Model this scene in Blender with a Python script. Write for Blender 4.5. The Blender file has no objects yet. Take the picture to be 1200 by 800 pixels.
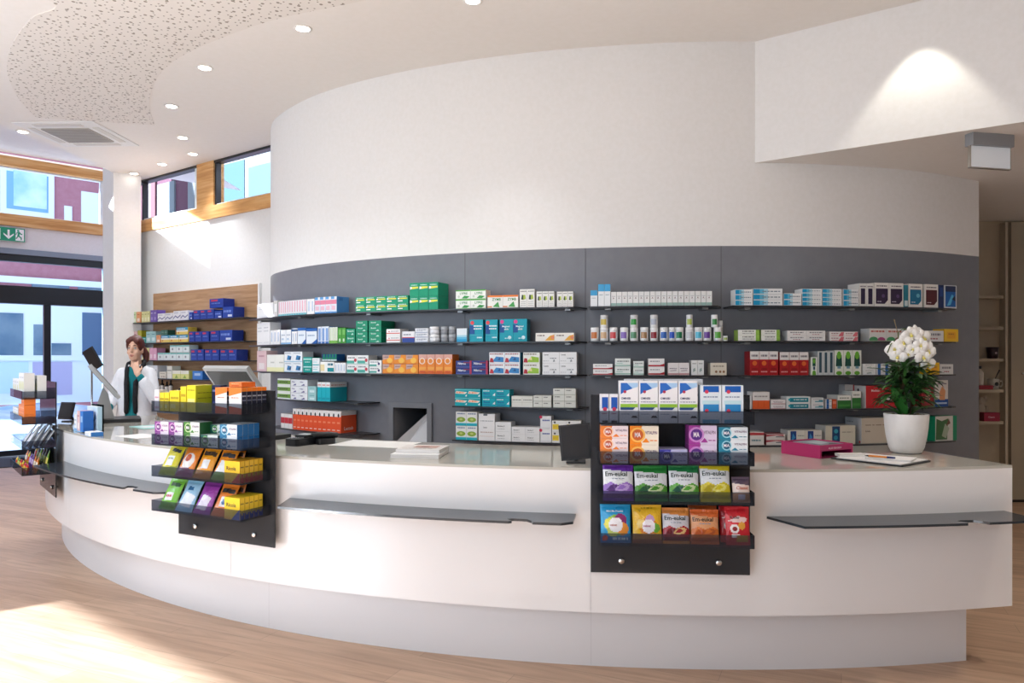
import bpy, bmesh, math, random
from mathutils import Vector, Matrix
random.seed(7)
SC = bpy.context.scene
COL = SC.collection
PI = math.pi
EYE = 1.587          # camera height
F = 867.0            # focal length in pixels of the 1200 px wide frame
HZ = 420.0           # image row of the horizon

# ------------------------------------------------------------------ colours and materials
def lin(c):
    if isinstance(c, str):
        c = tuple(int(c[i:i+2], 16)/255 for i in (0, 2, 4))
    return tuple((x/12.92 if x <= .04045 else ((x+.055)/1.055)**2.4) for x in c)

MATS = {}
def mat(name, color='ffffff', rough=.5, metal=0, spec=.5, emit=None, estr=0, coat=0):
    m = bpy.data.materials.new(name); m.use_nodes = True
    b = m.node_tree.nodes['Principled BSDF']
    b.inputs['Base Color'].default_value = (*lin(color), 1)
    b.inputs['Roughness'].default_value = rough
    b.inputs['Metallic'].default_value = metal
    b.inputs['Specular IOR Level'].default_value = spec
    b.inputs['Coat Weight'].default_value = coat
    b.inputs['Coat Roughness'].default_value = .05
    if emit:
        b.inputs['Emission Color'].default_value = (*lin(emit), 1)
        b.inputs['Emission Strength'].default_value = estr
    MATS[name] = m
    return m

def painted(name, rough=.5, spec=.5, coat=0, metal=0):
    """colours come from the mesh's own colour attribute"""
    m = mat(name, 'ffffff', rough, metal, spec, coat=coat)
    nt = m.node_tree
    a = nt.nodes.new('ShaderNodeAttribute'); a.attribute_name = 'Col'
    nt.links.new(a.outputs['Color'], nt.nodes['Principled BSDF'].inputs['Base Color'])
    return m

def noisy(name, c0, c1, scale, rough=.5, stretch=(1, 1, 1), bump=0, detail=6, spec=.5):
    m = mat(name, c0, rough, spec=spec); nt = m.node_tree; N = nt.nodes; L = nt.links
    tc = N.new('ShaderNodeTexCoord'); mp = N.new('ShaderNodeMapping'); mp.inputs['Scale'].default_value = stretch
    nz = N.new('ShaderNodeTexNoise'); nz.inputs['Scale'].default_value = scale; nz.inputs['Detail'].default_value = detail
    cr = N.new('ShaderNodeValToRGB')
    cr.color_ramp.elements[0].color = (*lin(c0), 1); cr.color_ramp.elements[0].position = .35
    cr.color_ramp.elements[1].color = (*lin(c1), 1); cr.color_ramp.elements[1].position = .65
    L.new(tc.outputs['Object'], mp.inputs['Vector']); L.new(mp.outputs['Vector'], nz.inputs['Vector'])
    L.new(nz.outputs['Fac'], cr.inputs['Fac']); L.new(cr.outputs['Color'], N['Principled BSDF'].inputs['Base Color'])
    if bump:
        bp = N.new('ShaderNodeBump'); bp.inputs['Strength'].default_value = bump; bp.inputs['Distance'].default_value = .01
        L.new(nz.outputs['Fac'], bp.inputs['Height']); L.new(bp.outputs['Normal'], N['Principled BSDF'].inputs['Normal'])
    return m

def glass(name, tint, gloss=.08, rough=.02, glosscol='ffffff', haze=0, hazecol='6b6f78'):
    m = bpy.data.materials.new(name); m.use_nodes = True; nt = m.node_tree; N = nt.nodes; L = nt.links
    N.remove(N['Principled BSDF'])
    t = N.new('ShaderNodeBsdfTransparent'); t.inputs['Color'].default_value = (*lin(tint), 1)
    g = N.new('ShaderNodeBsdfGlossy'); g.inputs['Roughness'].default_value = rough
    g.inputs['Color'].default_value = (*lin(glosscol), 1)
    fr = N.new('ShaderNodeLayerWeight'); fr.inputs['Blend'].default_value = gloss
    mx = N.new('ShaderNodeMixShader')
    if haze:
        d = N.new('ShaderNodeBsdfDiffuse'); d.inputs['Color'].default_value = (*lin(hazecol), 1)
        m2 = N.new('ShaderNodeMixShader'); m2.inputs['Fac'].default_value = haze
        L.new(t.outputs[0], m2.inputs[1]); L.new(d.outputs[0], m2.inputs[2]); t = m2
    L.new(fr.outputs['Fresnel'], mx.inputs['Fac']); L.new(t.outputs[0], mx.inputs[1]); L.new(g.outputs[0], mx.inputs[2])
    L.new(mx.outputs[0], N['Material Output'].inputs['Surface'])
    MATS[name] = m
    return m

M_CARTON = painted('printed_carton', .42, .4)
M_PLAST = painted('moulded_plastic', .3)
M_FOIL = painted('printed_foil', .25, .6)
_nt = M_FOIL.node_tree; _nz = _nt.nodes.new('ShaderNodeTexNoise'); _nz.inputs['Scale'].default_value = 26; _nz.inputs['Detail'].default_value = 2; _nz.inputs['Distortion'].default_value = 1.2
_bp = _nt.nodes.new('ShaderNodeBump'); _bp.inputs['Strength'].default_value = .55; _bp.inputs['Distance'].default_value = .012
_tc = _nt.nodes.new('ShaderNodeTexCoord'); _nt.links.new(_tc.outputs['Object'], _nz.inputs['Vector'])
_nt.links.new(_nz.outputs['Fac'], _bp.inputs['Height']); _nt.links.new(_bp.outputs['Normal'], _nt.nodes['Principled BSDF'].inputs['Normal'])
M_CLOTH = painted('woven_cloth', .85, .2)
M_SKIN = painted('skin', .5, .3)
M_WHITE = noisy('white_plaster', 'ecebe8', 'efeeec', 30, .75, spec=.25)
M_CEIL = noisy('warm_white_ceiling', 'f0ebe4', 'f2ede7', 20, .8, spec=.2)
M_GREY = noisy('grey_wall_panel', '7a7c84', '7d8087', 14, .38, spec=.4)
M_SEAM = mat('dark_seam', '4d4f55', .6)
M_BEIGE = noisy('beige_panel', 'b9ae9a', 'bdb29e', 12, .6, spec=.3)
M_COUNTER = mat('gloss_white_lacquer', 'eeeceb', .16, spec=.4)
M_PLINTH = mat('white_plinth', 'e3e2e3', .35, spec=.4)
M_TOP = mat('grey_glass_worktop', 'bdbab0', .06, spec=.6)
M_DARKSHELF = mat('dark_shelf_board', '2c2e33', .3)
M_SMOKE = glass('smoked_acrylic', 'cdd1d8', .10, .03, haze=.10)
M_BACKP = glass('dark_back_panel', '94979a', .14, .06, haze=.5, hazecol='4a4b4f')
M_CLEAR = glass('clear_acrylic', 'd8e8ee', .12, .03)
M_PANE = glass('window_glass', 'f3f8fa', .06, .01)
M_STEEL = mat('brushed_steel', 'c9c9c6', .25, 1)
M_ALU = mat('grey_aluminium', 'a4a7a8', .4, .6)
M_BLACK = mat('black_frame', '101216', .35)
M_BLACKP = mat('black_plastic', '17181b', .35)
M_SCREEN = mat('dark_screen', '2a2c30', .12, spec=.6)
M_POS = mat('grey_terminal_plastic', 'b0b2b2', .4)
M_POSD = mat('dark_terminal_plastic', '26282b', .4)
M_SNOW = noisy('snow', '9fbdd8', 'eef6ff', 1.6, .9, bump=.4)  # bluish shading of the snow is painted in as darker patches
M_MAUVE = noisy('mauve_render', 'ab737e', 'b27d87', 8, .8)
M_EXTW = mat('white_window_frame', 'e8f3f8', .5)
M_EXTB = mat('blue_window_frame', '7fb0dc', .5)
M_EXTG = noisy('painted_reflection_pane', '8fc3d8', 'd7f0f6', 1.3, .1)  # reflection of mountain and snow painted as pale blotches
M_EXTD = noisy('dim_pane', '54718a', '8197a5', 1.1, .15)
M_LAV = mat('lavender_panel', 'b9b4d4', .6)
M_LAMP = mat('lamp_lens', 'ffffff', .4, emit='fff6e6', estr=9)
M_MAT = noisy('dark_entrance_mat', '33383f', '3f454c', 60, .95)

def wood(name, c0, c1, c2, axis_scale, rough=.5):
    m = mat(name, c0, rough, spec=.3); nt = m.node_tree; N = nt.nodes; L = nt.links
    tc = N.new('ShaderNodeTexCoord'); mp = N.new('ShaderNodeMapping'); mp.inputs['Scale'].default_value = axis_scale
    nz = N.new('ShaderNodeTexNoise'); nz.inputs['Scale'].default_value = 1; nz.inputs['Detail'].default_value = 8
    nz.inputs['Distortion'].default_value = .6
    cr = N.new('ShaderNodeValToRGB'); e = cr.color_ramp.elements
    e[0].color = (*lin(c0), 1); e[0].position = .3; e[1].color = (*lin(c2), 1); e[1].position = .72
    k = e.new(.5); k.color = (*lin(c1), 1)
    L.new(tc.outputs['Object'], mp.inputs['Vector']); L.new(mp.outputs['Vector'], nz.inputs['Vector'])
    L.new(nz.outputs['Fac'], cr.inputs['Fac']); L.new(cr.outputs['Color'], N['Principled BSDF'].inputs['Base Color'])
    return m
M_PINE = wood('pine_beam', 'c78d50', 'dfaa6a', 'ecc48c', (1.5, 22, 22), .5)
M_OAKP = wood('oak_wall_panel', '9f7a57', 'b48e69', 'c3a07c', (2, 8, 26), .5)

def floor_material():
    m = mat('oak_floor_planks', 'c9a888', .42, spec=.35); nt = m.node_tree; N = nt.nodes; L = nt.links
    tc = N.new('ShaderNodeTexCoord'); mp = N.new('ShaderNodeMapping'); mp.inputs['Rotation'].default_value = (0, 0, math.radians(24))
    L.new(tc.outputs['Object'], mp.inputs['Vector'])
    br = N.new('ShaderNodeTexBrick'); br.offset = .37; br.inputs['Scale'].default_value = 1
    br.inputs['Brick Width'].default_value = 1.5; br.inputs['Row Height'].default_value = .17
    br.inputs['Mortar Size'].default_value = .0012; br.inputs['Mortar Smooth'].default_value = .2
    br.inputs['Color1'].default_value = (*lin('be9f86'), 1); br.inputs['Color2'].default_value = (*lin('ceb096'), 1)
    br.inputs['Mortar'].default_value = (*lin('9a8470'), 1)
    L.new(mp.outputs['Vector'], br.inputs['Vector'])
    m2 = N.new('ShaderNodeMapping'); m2.inputs['Scale'].default_value = (1.6, 17, 1); L.new(mp.outputs['Vector'], m2.inputs['Vector'])
    nz = N.new('ShaderNodeTexNoise'); nz.inputs['Scale'].default_value = 1.0; nz.inputs['Detail'].default_value = 9; nz.inputs['Distortion'].default_value = 1.1
    L.new(m2.outputs['Vector'], nz.inputs['Vector'])
    cr = N.new('ShaderNodeValToRGB'); e = cr.color_ramp.elements
    e[0].color = (.62, .57, .53, 1); e[0].position = .3; e[1].color = (1.08, 1.06, 1.04, 1); e[1].position = .62
    L.new(nz.outputs['Fac'], cr.inputs['Fac'])
    mx = N.new('ShaderNodeMix'); mx.data_type = 'RGBA'; mx.blend_type = 'MULTIPLY'; mx.inputs['Factor'].default_value = .55
    L.new(br.outputs['Color'], mx.inputs[6]); L.new(cr.outputs['Color'], mx.inputs[7])
    L.new(mx.outputs[2], N['Principled BSDF'].inputs['Base Color'])
    return m
M_FLOOR = floor_material()

def perforated_material():
    m = mat('perforated_ceiling_board', 'ece6de', .8, spec=.2); nt = m.node_tree; N = nt.nodes; L = nt.links
    tc = N.new('ShaderNodeTexCoord')
    base = None
    for sc, r in ((10.0, .12), (17.0, .115)):
        v = N.new('ShaderNodeTexVoronoi'); v.voronoi_dimensions = '2D'; v.inputs['Scale'].default_value = sc
        v.inputs['Randomness'].default_value = .8
        L.new(tc.outputs['Object'], v.inputs['Vector'])
        lt = N.new('ShaderNodeMath'); lt.operation = 'LESS_THAN'; lt.inputs[1].default_value = r
        L.new(v.outputs['Distance'], lt.inputs[0])
        if base is None: base = lt
        else:
            mx = N.new('ShaderNodeMath'); mx.operation = 'MAXIMUM'
            L.new(base.outputs[0], mx.inputs[0]); L.new(lt.outputs[0], mx.inputs[1]); base = mx
    mix = N.new('ShaderNodeMix'); mix.data_type = 'RGBA'
    mix.inputs[6].default_value = (*lin('ece6de'), 1); mix.inputs[7].default_value = (*lin('a0968a'), 1)
    L.new(base.outputs[0], mix.inputs['Factor']); L.new(mix.outputs[2], N['Principled BSDF'].inputs['Base Color'])
    return m
M_PERF = perforated_material()

# ------------------------------------------------------------------ mesh building
class MB:
    def __init__(s): s.v = []; s.f = []; s.c = []; s.sm = []; s.mi = []
    def face(s, pts, col=None, smooth=False, mi=0):
        i = len(s.v); s.v += [tuple(p) for p in pts]; s.f.append(tuple(range(i, i+len(pts)))); s.c.append(col); s.sm.append(smooth); s.mi.append(mi)
    def grid(s, rows, col=None, smooth=True, closed=False, mi=0):
        i = len(s.v); n = len(rows[0])
        for r in rows: s.v += [tuple(p) for p in r]
        for a in range(len(rows)-1):
            for b in range(n if closed else n-1):
                b2 = (b+1) % n
                s.f.append((i+a*n+b, i+a*n+b2, i+(a+1)*n+b2, i+(a+1)*n+b))
                s.c.append(col(a, b) if callable(col) else col); s.sm.append(smooth); s.mi.append(mi)
        return i
    def cap(s, ids, col=None, mi=0): s.f.append(tuple(ids)); s.c.append(col); s.sm.append(False); s.mi.append(mi)
    def box(s, x0, x1, y0, y1, z0, z1, col=None, mi=0, cols=None):
        P = [(x0,y0,z0),(x1,y0,z0),(x1,y1,z0),(x0,y1,z0),(x0,y0,z1),(x1,y0,z1),(x1,y1,z1),(x0,y1,z1)]
        i = len(s.v); s.v += P
        for k, q in enumerate(((0,1,5,4),(1,2,6,5),(2,3,7,6),(3,0,4,7),(4,5,6,7),(3,2,1,0))):
            s.f.append(tuple(i+j for j in q)); s.c.append(cols[k] if cols else col); s.sm.append(False); s.mi.append(mi)
    def prism(s, poly, z0, z1, col=None, mi=0, smooth=False):
        """poly counter-clockwise in x,y"""
        i = len(s.v); n = len(poly)
        s.v += [(p[0], p[1], z0) for p in poly] + [(p[0], p[1], z1) for p in poly]
        for k in range(n):
            s.f.append((i+k, i+(k+1) % n, i+n+(k+1) % n, i+n+k)); s.c.append(col); s.sm.append(smooth); s.mi.append(mi)
        s.f.append(tuple(i+n+k for k in range(n))); s.c.append(col); s.sm.append(False); s.mi.append(mi)
        s.f.append(tuple(i+k for k in reversed(range(n)))); s.c.append(col); s.sm.append(False); s.mi.append(mi)
    def lathe(s, prof, seg=24, c=(0, 0), col=None, mi=0):
        rows = [[(c[0]+r*math.cos(2*PI*k/seg), c[1]+r*math.sin(2*PI*k/seg), z) for k in range(seg)] for r, z in prof]
        i = s.grid(rows, col, True, True, mi)
        cf = (lambda a: col(a, 0)) if callable(col) else (lambda a: col)
        s.cap([i+k for k in reversed(range(seg))], cf(0), mi)
        j = i+(len(prof)-1)*seg; s.cap([j+k for k in range(seg)], cf(len(prof)-2), mi)
    def tube(s, pts, rad, seg=8, col=None, mi=0):
        pts = [Vector(p) for p in pts]
        if not isinstance(rad, (list, tuple)): rad = [rad]*len(pts)
        rows = []; up = Vector((.13, .31, .94)).normalized()
        for k, p in enumerate(pts):
            d = (pts[min(k+1, len(pts)-1)]-pts[max(k-1, 0)]).normalized()
            a = d.cross(up)
            if a.length < .05: a = d.cross(Vector((1, 0, 0)))
            a.normalize(); b = d.cross(a)
            rows.append([p+(a*math.cos(2*PI*j/seg)+b*math.sin(2*PI*j/seg))*rad[k] for j in range(seg)])
        i = s.grid(rows, col, True, True, mi)
        s.cap([i+k for k in range(seg)], col, mi); j = i+(len(pts)-1)*seg; s.cap([j+k for k in reversed(range(seg))], col, mi)
    def ell(s, c, r, seg=14, rings=9, col=None, rot=None, mi=0):
        rows = []
        for a in range(rings+1):
            t = PI*(a/rings)*.9999+.00005
            row = []
            for b in range(seg):
                p = Vector((r[0]*math.sin(t)*math.cos(2*PI*b/seg), r[1]*math.sin(t)*math.sin(2*PI*b/seg), -r[2]*math.cos(t)))
                if rot is not None: p = rot @ p
                row.append(Vector(c)+p)
            rows.append(row)
        s.grid(rows, col, True, True, mi)
    def mesh(s, name):
        me = bpy.data.meshes.new(name); me.from_pydata(s.v, [], s.f)
        if any(c is not None for c in s.c):
            at = me.color_attributes.new('Col', 'FLOAT_COLOR', 'CORNER')
            cache = {}; k = 0; data = []
            for p, c in zip(s.f, s.c):
                c = c if c is not None else 'ffffff'
                if c not in cache: cache[c] = (*lin(c), 1.0)
                data.extend(cache[c]*len(p))
            at.data.foreach_set('color', data)
        me.polygons.foreach_set('use_smooth', s.sm)
        me.polygons.foreach_set('material_index', s.mi)
        me.update()
        return me
    def build(s, name, mats, parent=None, loc=None, rz=0):
        me = s.mesh(name)
        for m in (mats if isinstance(mats, (list, tuple)) else [mats]): me.materials.append(m)
        o = bpy.data.objects.new(name, me); COL.objects.link(o)
        if parent: o.parent = parent
        if loc is not None: o.location = loc
        if rz: o.rotation_euler = (0, 0, rz)
        return o

def tag(o, label, cat, group=None, kind=None):
    o['label'] = label
    if cat: o['category'] = cat
    if group: o['group'] = group
    if kind: o['kind'] = kind
    return o
def thing(name, label, cat, loc=(0, 0, 0), rz=0, group=None):
    o = bpy.data.objects.new(name, None); o.empty_display_size = .05; COL.objects.link(o)
    o.location = loc; o.rotation_euler = (0, 0, rz)
    return tag(o, label, cat, group)
def struct(o, label=None):
    o['kind'] = 'structure'
    if label: o['label'] = label
    return o
def smoothnorm(o): return o
def dup(root, loc, rz, label, group=None):
    r = root.copy(); COL.objects.link(r); r.location = loc; r.rotation_euler = (0, 0, rz); r['label'] = label
    if group: r['group'] = group
    for ch in root.children:
        c = ch.copy(); COL.objects.link(c); c.parent = r
        for g in ch.children:
            d = g.copy(); COL.objects.link(d); d.parent = c
    return r

# text as flat polygons: unit cap height, origin at left baseline
_TX = {}
def textpolys(s):
    if s in _TX: return _TX[s]
    cu = bpy.data.curves.new('lettering', 'FONT'); cu.body = s; cu.size = 1; cu.offset = .018; cu.resolution_u = 2
    ob = bpy.data.objects.new('lettering', cu); COL.objects.link(ob)
    dg = bpy.context.evaluated_depsgraph_get(); dg.update()
    me = bpy.data.meshes.new_from_object(ob.evaluated_get(dg))
    vs = [(v.co.x, v.co.y) for v in me.vertices]; fs = [tuple(p.vertices) for p in me.polygons]
    x0 = min(v[0] for v in vs); k = .72
    vs = [((v[0]-x0)/k, v[1]/k) for v in vs]; w = max(v[0] for v in vs)
    bpy.data.objects.remove(ob); bpy.data.curves.remove(cu); bpy.data.meshes.remove(me)
    _TX[s] = (vs, fs, w)
    return _TX[s]

def decorate(mb, P, W, H, items, e0=.0005):
    """lay printed shapes on a face; P(a, b, lift) maps metres on the face to space"""
    lift = e0
    for it in items:
        k = it[0]; lift += .0003
        if k == 'r':
            _, u0, v0, u1, v1, c = it
            mb.face([P(u0*W, v0*H, lift), P(u1*W, v0*H, lift), P(u1*W, v1*H, lift), P(u0*W, v1*H, lift)], c)
        elif k == 'p':
            mb.face([P(u*W, v*H, lift) for u, v in it[1]], it[2])
        elif k in 'co':
            _, u, v, r, c = it[:5]; n = 16; ry = r*H; rx = ry*(it[5] if len(it) > 5 else 1)
            mb.face([P(u*W+rx*math.cos(2*PI*j/n), v*H+ry*math.sin(2*PI*j/n), lift) for j in range(n)], c)
        elif k == 't':
            _, u, v, h, s, c = it[:6]
            vs, fs, w = textpolys(s); sx = sy = h*H
            mw = (it[6] if len(it) > 6 else .96-u)*W
            if w*sx > mw: sx = mw/w
            for f in fs: mb.face([P(u*W+vs[i][0]*sx, v*H+vs[i][1]*sy, lift) for i in f], c)
        elif k == 'x':       # a line of print too small to read
            _, u0, v, u1, h, c = it; rr = random.Random(int(1000*(u0+v*7+u1*3))); u = u0
            while u < u1:
                w = min(rr.uniform(.05, .16), u1-u)
                mb.face([P(u*W, v*H, lift), P((u+w)*W, v*H, lift), P((u+w)*W, (v+h)*H, lift), P(u*W, (v+h)*H, lift)], c); u += w+.03

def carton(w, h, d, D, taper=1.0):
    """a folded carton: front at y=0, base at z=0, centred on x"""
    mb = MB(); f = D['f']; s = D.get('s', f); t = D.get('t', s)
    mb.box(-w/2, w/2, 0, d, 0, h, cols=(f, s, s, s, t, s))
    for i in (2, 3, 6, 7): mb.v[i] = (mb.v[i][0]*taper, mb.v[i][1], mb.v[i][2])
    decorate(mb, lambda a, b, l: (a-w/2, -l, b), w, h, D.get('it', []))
    if 'si' in D:
        decorate(mb, lambda a, b, l: (w/2*(1-(1-taper)*a/d)+l, a, b), d, h, D['si'])
        decorate(mb, lambda a, b, l: (-w/2*(1-(1-taper)*(d-a)/d)-l, d-a, b), d, h, D['si'])
    return mb
import bisect
# ------------------------------------------------------------------ the curved wall
WALL_PTS = [(-2.95, 9.6), (-2.80, 8.75), (-2.66, 8.15), (-2.42, 7.6), (-1.9, 7.0), (-1.3, 6.57), (-.7, 6.27), (0, 6.02), (.7, 5.865),
            (1.4, 5.78), (2.1, 5.785), (2.75, 5.88), (3.4, 6.07), (4.02, 6.37)]
def catmull(P, n=14):
    P = [Vector(p) for p in P]; Q = [2*P[0]-P[1]]+P+[2*P[-1]-P[-2]]; out = []
    for i in range(1, len(Q)-2):
        for k in range(n):
            t = k/n; a, b, c, d = Q[i-1], Q[i], Q[i+1], Q[i+2]
            out.append(.5*((2*b)+(-a+c)*t+(2*a-5*b+4*c-d)*t*t+(-a+3*b-3*c+d)*t**3))
    out.append(Q[-2]); return out
_W = catmull(WALL_PTS)
_S = [0.0]
for a, b in zip(_W, _W[1:]): _S.append(_S[-1]+(b-a).length)
SLEN = _S[-1]
def wall_at(s):
    """point, tangent (towards the right) and outward normal of the curved wall at arc length s"""
    s = max(0, min(SLEN, s)); i = min(max(bisect.bisect_right(_S, s)-1, 0), len(_S)-2)
    t = (s-_S[i])/(_S[i+1]-_S[i]); p = _W[i].lerp(_W[i+1], t)
    def tan(j): return (_W[min(j+1, len(_W)-1)]-_W[max(j-1, 0)]).normalized()
    T = tan(i).lerp(tan(i+1), t).normalized()
    return p, T, Vector((T.y, -T.x))
def s_for(px, off=0.0):
    """arc length where the wall (moved out by off) is crossed by the sight line through picture column px"""
    k = (px-600)/F; lo = None
    best = None; s = SLEN
    step = .02
    while s > 0:
        p, T, N = wall_at(s); q = p+N*off; g = q.x-k*q.y
        if g <= 0: break
        s -= step
    lo, hi = s, s+step
    for _ in range(20):
        m = (lo+hi)/2; p, T, N = wall_at(m); q = p+N*off
        if q.x-k*q.y > 0: hi = m
        else: lo = m
    return hi
GREY_TOP = 2.465
CEIL = 4.06

# chute opening in the curved wall
CH0, CH1 = s_for(462), s_for(501.5)
CHZ0, CHZ1 = .62, 1.165
knots = sorted(set([k*.06 for k in range(int(SLEN/.06)+1)]+[SLEN, CH0, CH1]))
grey = MB(); white = MB()
def strip(mb, ss, z0, z1, off=0):
    rows = [[], []]
    for s in ss:
        p, T, N = wall_at(s); p = p+N*off
        rows[0].append((p.x, p.y, z0)); rows[1].append((p.x, p.y, z1))
    mb.grid(rows)
strip(grey, [s for s in knots], CHZ1, GREY_TOP)
strip(grey, [s for s in knots], 0, CHZ0)
strip(grey, [s for s in knots if s <= CH0], CHZ0, CHZ1)
strip(grey, [s for s in knots if s >= CH1], CHZ0, CHZ1)
strip(white, knots, GREY_TOP, CEIL)
pe = _W[-1]
for mb, z0, z1 in ((grey, 0, GREY_TOP), (white, GREY_TOP, CEIL)):
    mb.face([(pe.x, pe.y, z0), (pe.x-.02, 8.24, z0), (pe.x-.02, 8.24, z1), (pe.x, pe.y, z1)])
for px in (545, 686, 845):
    s = s_for(px); p, T, N = wall_at(s); q = p+N*.0015
    a = q-T*.0022; b = q+T*.0022
    grey.face([(a.x, a.y, 0), (b.x, b.y, 0), (b.x, b.y, GREY_TOP), (a.x, a.y, GREY_TOP)], mi=1)
struct(grey.build('wall_back', [M_GREY, M_SEAM]), 'curved grey panelled wall that carries the medicine shelves')
struct(white.build('wall_upper', M_WHITE), 'curved white plaster wall above the grey panels')

# delivery chute set in the wall
pc, Tc, Nc = wall_at((CH0+CH1)/2); cw = CH1-CH0
chute = thing('delivery_chute', 'grey framed delivery chute opening in the curved wall with a sloping metal slide', 'chute',
              (pc.x, pc.y, 0), math.atan2(Tc.y, Tc.x))
mb = MB(); b = .045; x0, x1 = -cw/2, cw/2
mb.box(x0-b, x0, -.016, .01, CHZ0-b, CHZ1+b); mb.box(x1, x1+b, -.016, .01, CHZ0-b, CHZ1+b)
mb.box(x0, x1, -.016, .01, CHZ1, CHZ1+b); mb.box(x0, x1, -.016, .01, CHZ0-b, CHZ0)
mb.build('frame', mat('chute_frame_grey', '7d8086', .4), chute)
mb = MB()
mb.face([(x0, 0, CHZ0), (x0, .5, CHZ0), (x0, .5, CHZ1), (x0, 0, CHZ1)]); mb.face([(x1, 0, CHZ0), (x1, 0, CHZ1), (x1, .5, CHZ1), (x1, .5, CHZ0)])
mb.face([(x0, 0, CHZ1), (x0, .5, CHZ1), (x1, .5, CHZ1), (x1, 0, CHZ1)]); mb.face([(x0, 0, CHZ0), (x1, 0, CHZ0), (x1, .5, CHZ0), (x0, .5, CHZ0)])
mb.face([(x0, .5, CHZ0), (x1, .5, CHZ0), (x1, .5, CHZ1), (x0, .5, CHZ1)], mi=1)
mb.build('tunnel', [mat('chute_tunnel_grey', '8d9096', .45), mat('chute_dark_end', '15161a', .7)], chute)
mb = MB()
mb.face([(x0+.004, .02, .865), (x0+.004, .02, .70), (x0+.10, .015, .64), (x1-.07, .015, .66), (x1-.004, .05, .96), (x1-.004, .13, 1.15), (x1-.04, .15, 1.155)])
mb.face([(x1-.07, .012, .66), (x1-.003, .0, .66), (x1-.003, .03, .90), (x1-.004, .047, .96)])
mb.build('slide', mat('slide_metal', 'cfd0d2', .35, .1), chute)

# ------------------------------------------------------------------ floor, ceilings
mb = MB(); mb.face([(-14.6, 5.6, 0), (.86, -6.7, 0), (8, -6.7, 0), (8, 15, 0), (-5.2, 15.04, 0)])
struct(mb.build('floor', M_FLOOR), 'light oak plank floor')
mb = MB()
edge = [(-5.36, 10.46), (-5.30, 9.6), (-5.31, 8.75), (-5.40, 8.1), (-5.50, 7.3), (-5.55, 5), (-5.55, -6.7)]
mb.face([(x, y, CEIL) for x, y in edge]+[(7.5, -6.7, CEIL), (7.5, 8.3, CEIL), (-2.35, 8.28, CEIL)])
for (xa, ya), (xb, yb) in zip(edge, edge[1:]):
    mb.face([(xa, ya, CEIL), (xb, yb, CEIL), (xb, yb, 4.9), (xa, ya, 4.9)])
struct(mb.build('ceiling', M_CEIL), 'warm white suspended ceiling')

def on_ceiling(px, py, z=CEIL):
    Y = (z-EYE)*F/(HZ-py); return ((px-600)/F*Y, Y)
# perforated acoustic field with a wavy outline
outl = [on_ceiling(*p) for p in ((42, 137), (22, 115), (10, 90), (9, 68), (18, 45), (38, 20), (62, 2))]
outl += [(-3.55, 4.6), (-2.9, 4.1), (-1.6, 3.6), (-.3, 3.7), (-.15, 4.3)]
outl += [on_ceiling(*p) for p in ((425, 0), (330, 20), (280, 36), (235, 54), (205, 70), (186, 88), (177, 108), (175, 125), (181, 146))]
sm = catmull(outl[:12], 6)+catmull(outl[12:], 6)
mb = MB(); mb.face([(p.x, p.y, CEIL-.006) for p in sm])
lo = len(sm)
for k in range(lo):
    a, c = sm[k], sm[(k+1) % lo]; mb.face([(a.x, a.y, CEIL), (c.x, c.y, CEIL), (c.x, c.y, CEIL-.006), (a.x, a.y, CEIL-.006)])
struct(mb.build('ceiling', M_PERF), 'perforated acoustic ceiling field with a wavy outline')

SUN = Vector((.80*.935, .60*.935, -.355)).normalized()
def trace_up(p, z=4.9):
    t = (z-p[2])/-SUN.z; return (p[0]-SUN.x*t, p[1]-SUN.y*t, z)
def on_plane(px, py, P0, n):
    k = Vector(((px-600)/F, 1, (HZ-py)/F)); P0 = Vector(P0); n = Vector(n); e = Vector((0, 0, EYE))
    t = (P0-e).dot(n)/k.dot(n); return e+k*t
BW0 = Vector((-2.82, 8.61, 0)); BWd = Vector((-2.35, 1.7, 0)).normalized(); BWn = Vector((-BWd.y, BWd.x, 0))   # points away from the room? fixed below
if BWn.y < 0: BWn = -BWn
holes = [[trace_up(on_plane(px, py, BW0, BWn)) for px, py in ((172, 262), (245, 312), (245, 262), (196, 236))],  # unseen roof openings, shaped by tracing the sun patches back
         [trace_up(p) for p in ((-2.74, 8.25, 2.56), (-2.52, 7.8, 2.25), (-2.2, 7.32, 2.0), (-1.98, 7.08, 1.75), (-1.98, 7.08, .95), (-2.74, 8.2, .95))]]
bm = bmesh.new(); edges = []
for loop in [[(-5.33, 14.6, 4.9), (-14.6, 5.6, 4.9), (-8.5, .75, 4.9), (-5.5, -1.7, 4.9)]]+holes:
    vs = [bm.verts.new(p) for p in loop]
    for i in range(len(vs)): edges.append(bm.edges.new((vs[i], vs[(i+1) % len(vs)])))
bmesh.ops.triangle_fill(bm, use_beauty=True, use_dissolve=False, edges=edges)
me = bpy.data.meshes.new('ceiling'); bm.to_mesh(me); bm.free(); me.materials.append(M_CEIL)
o = bpy.data.objects.new('ceiling', me); COL.objects.link(o); struct(o, 'higher ceiling over the entrance with unseen openings shaped for sun patches')

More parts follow.
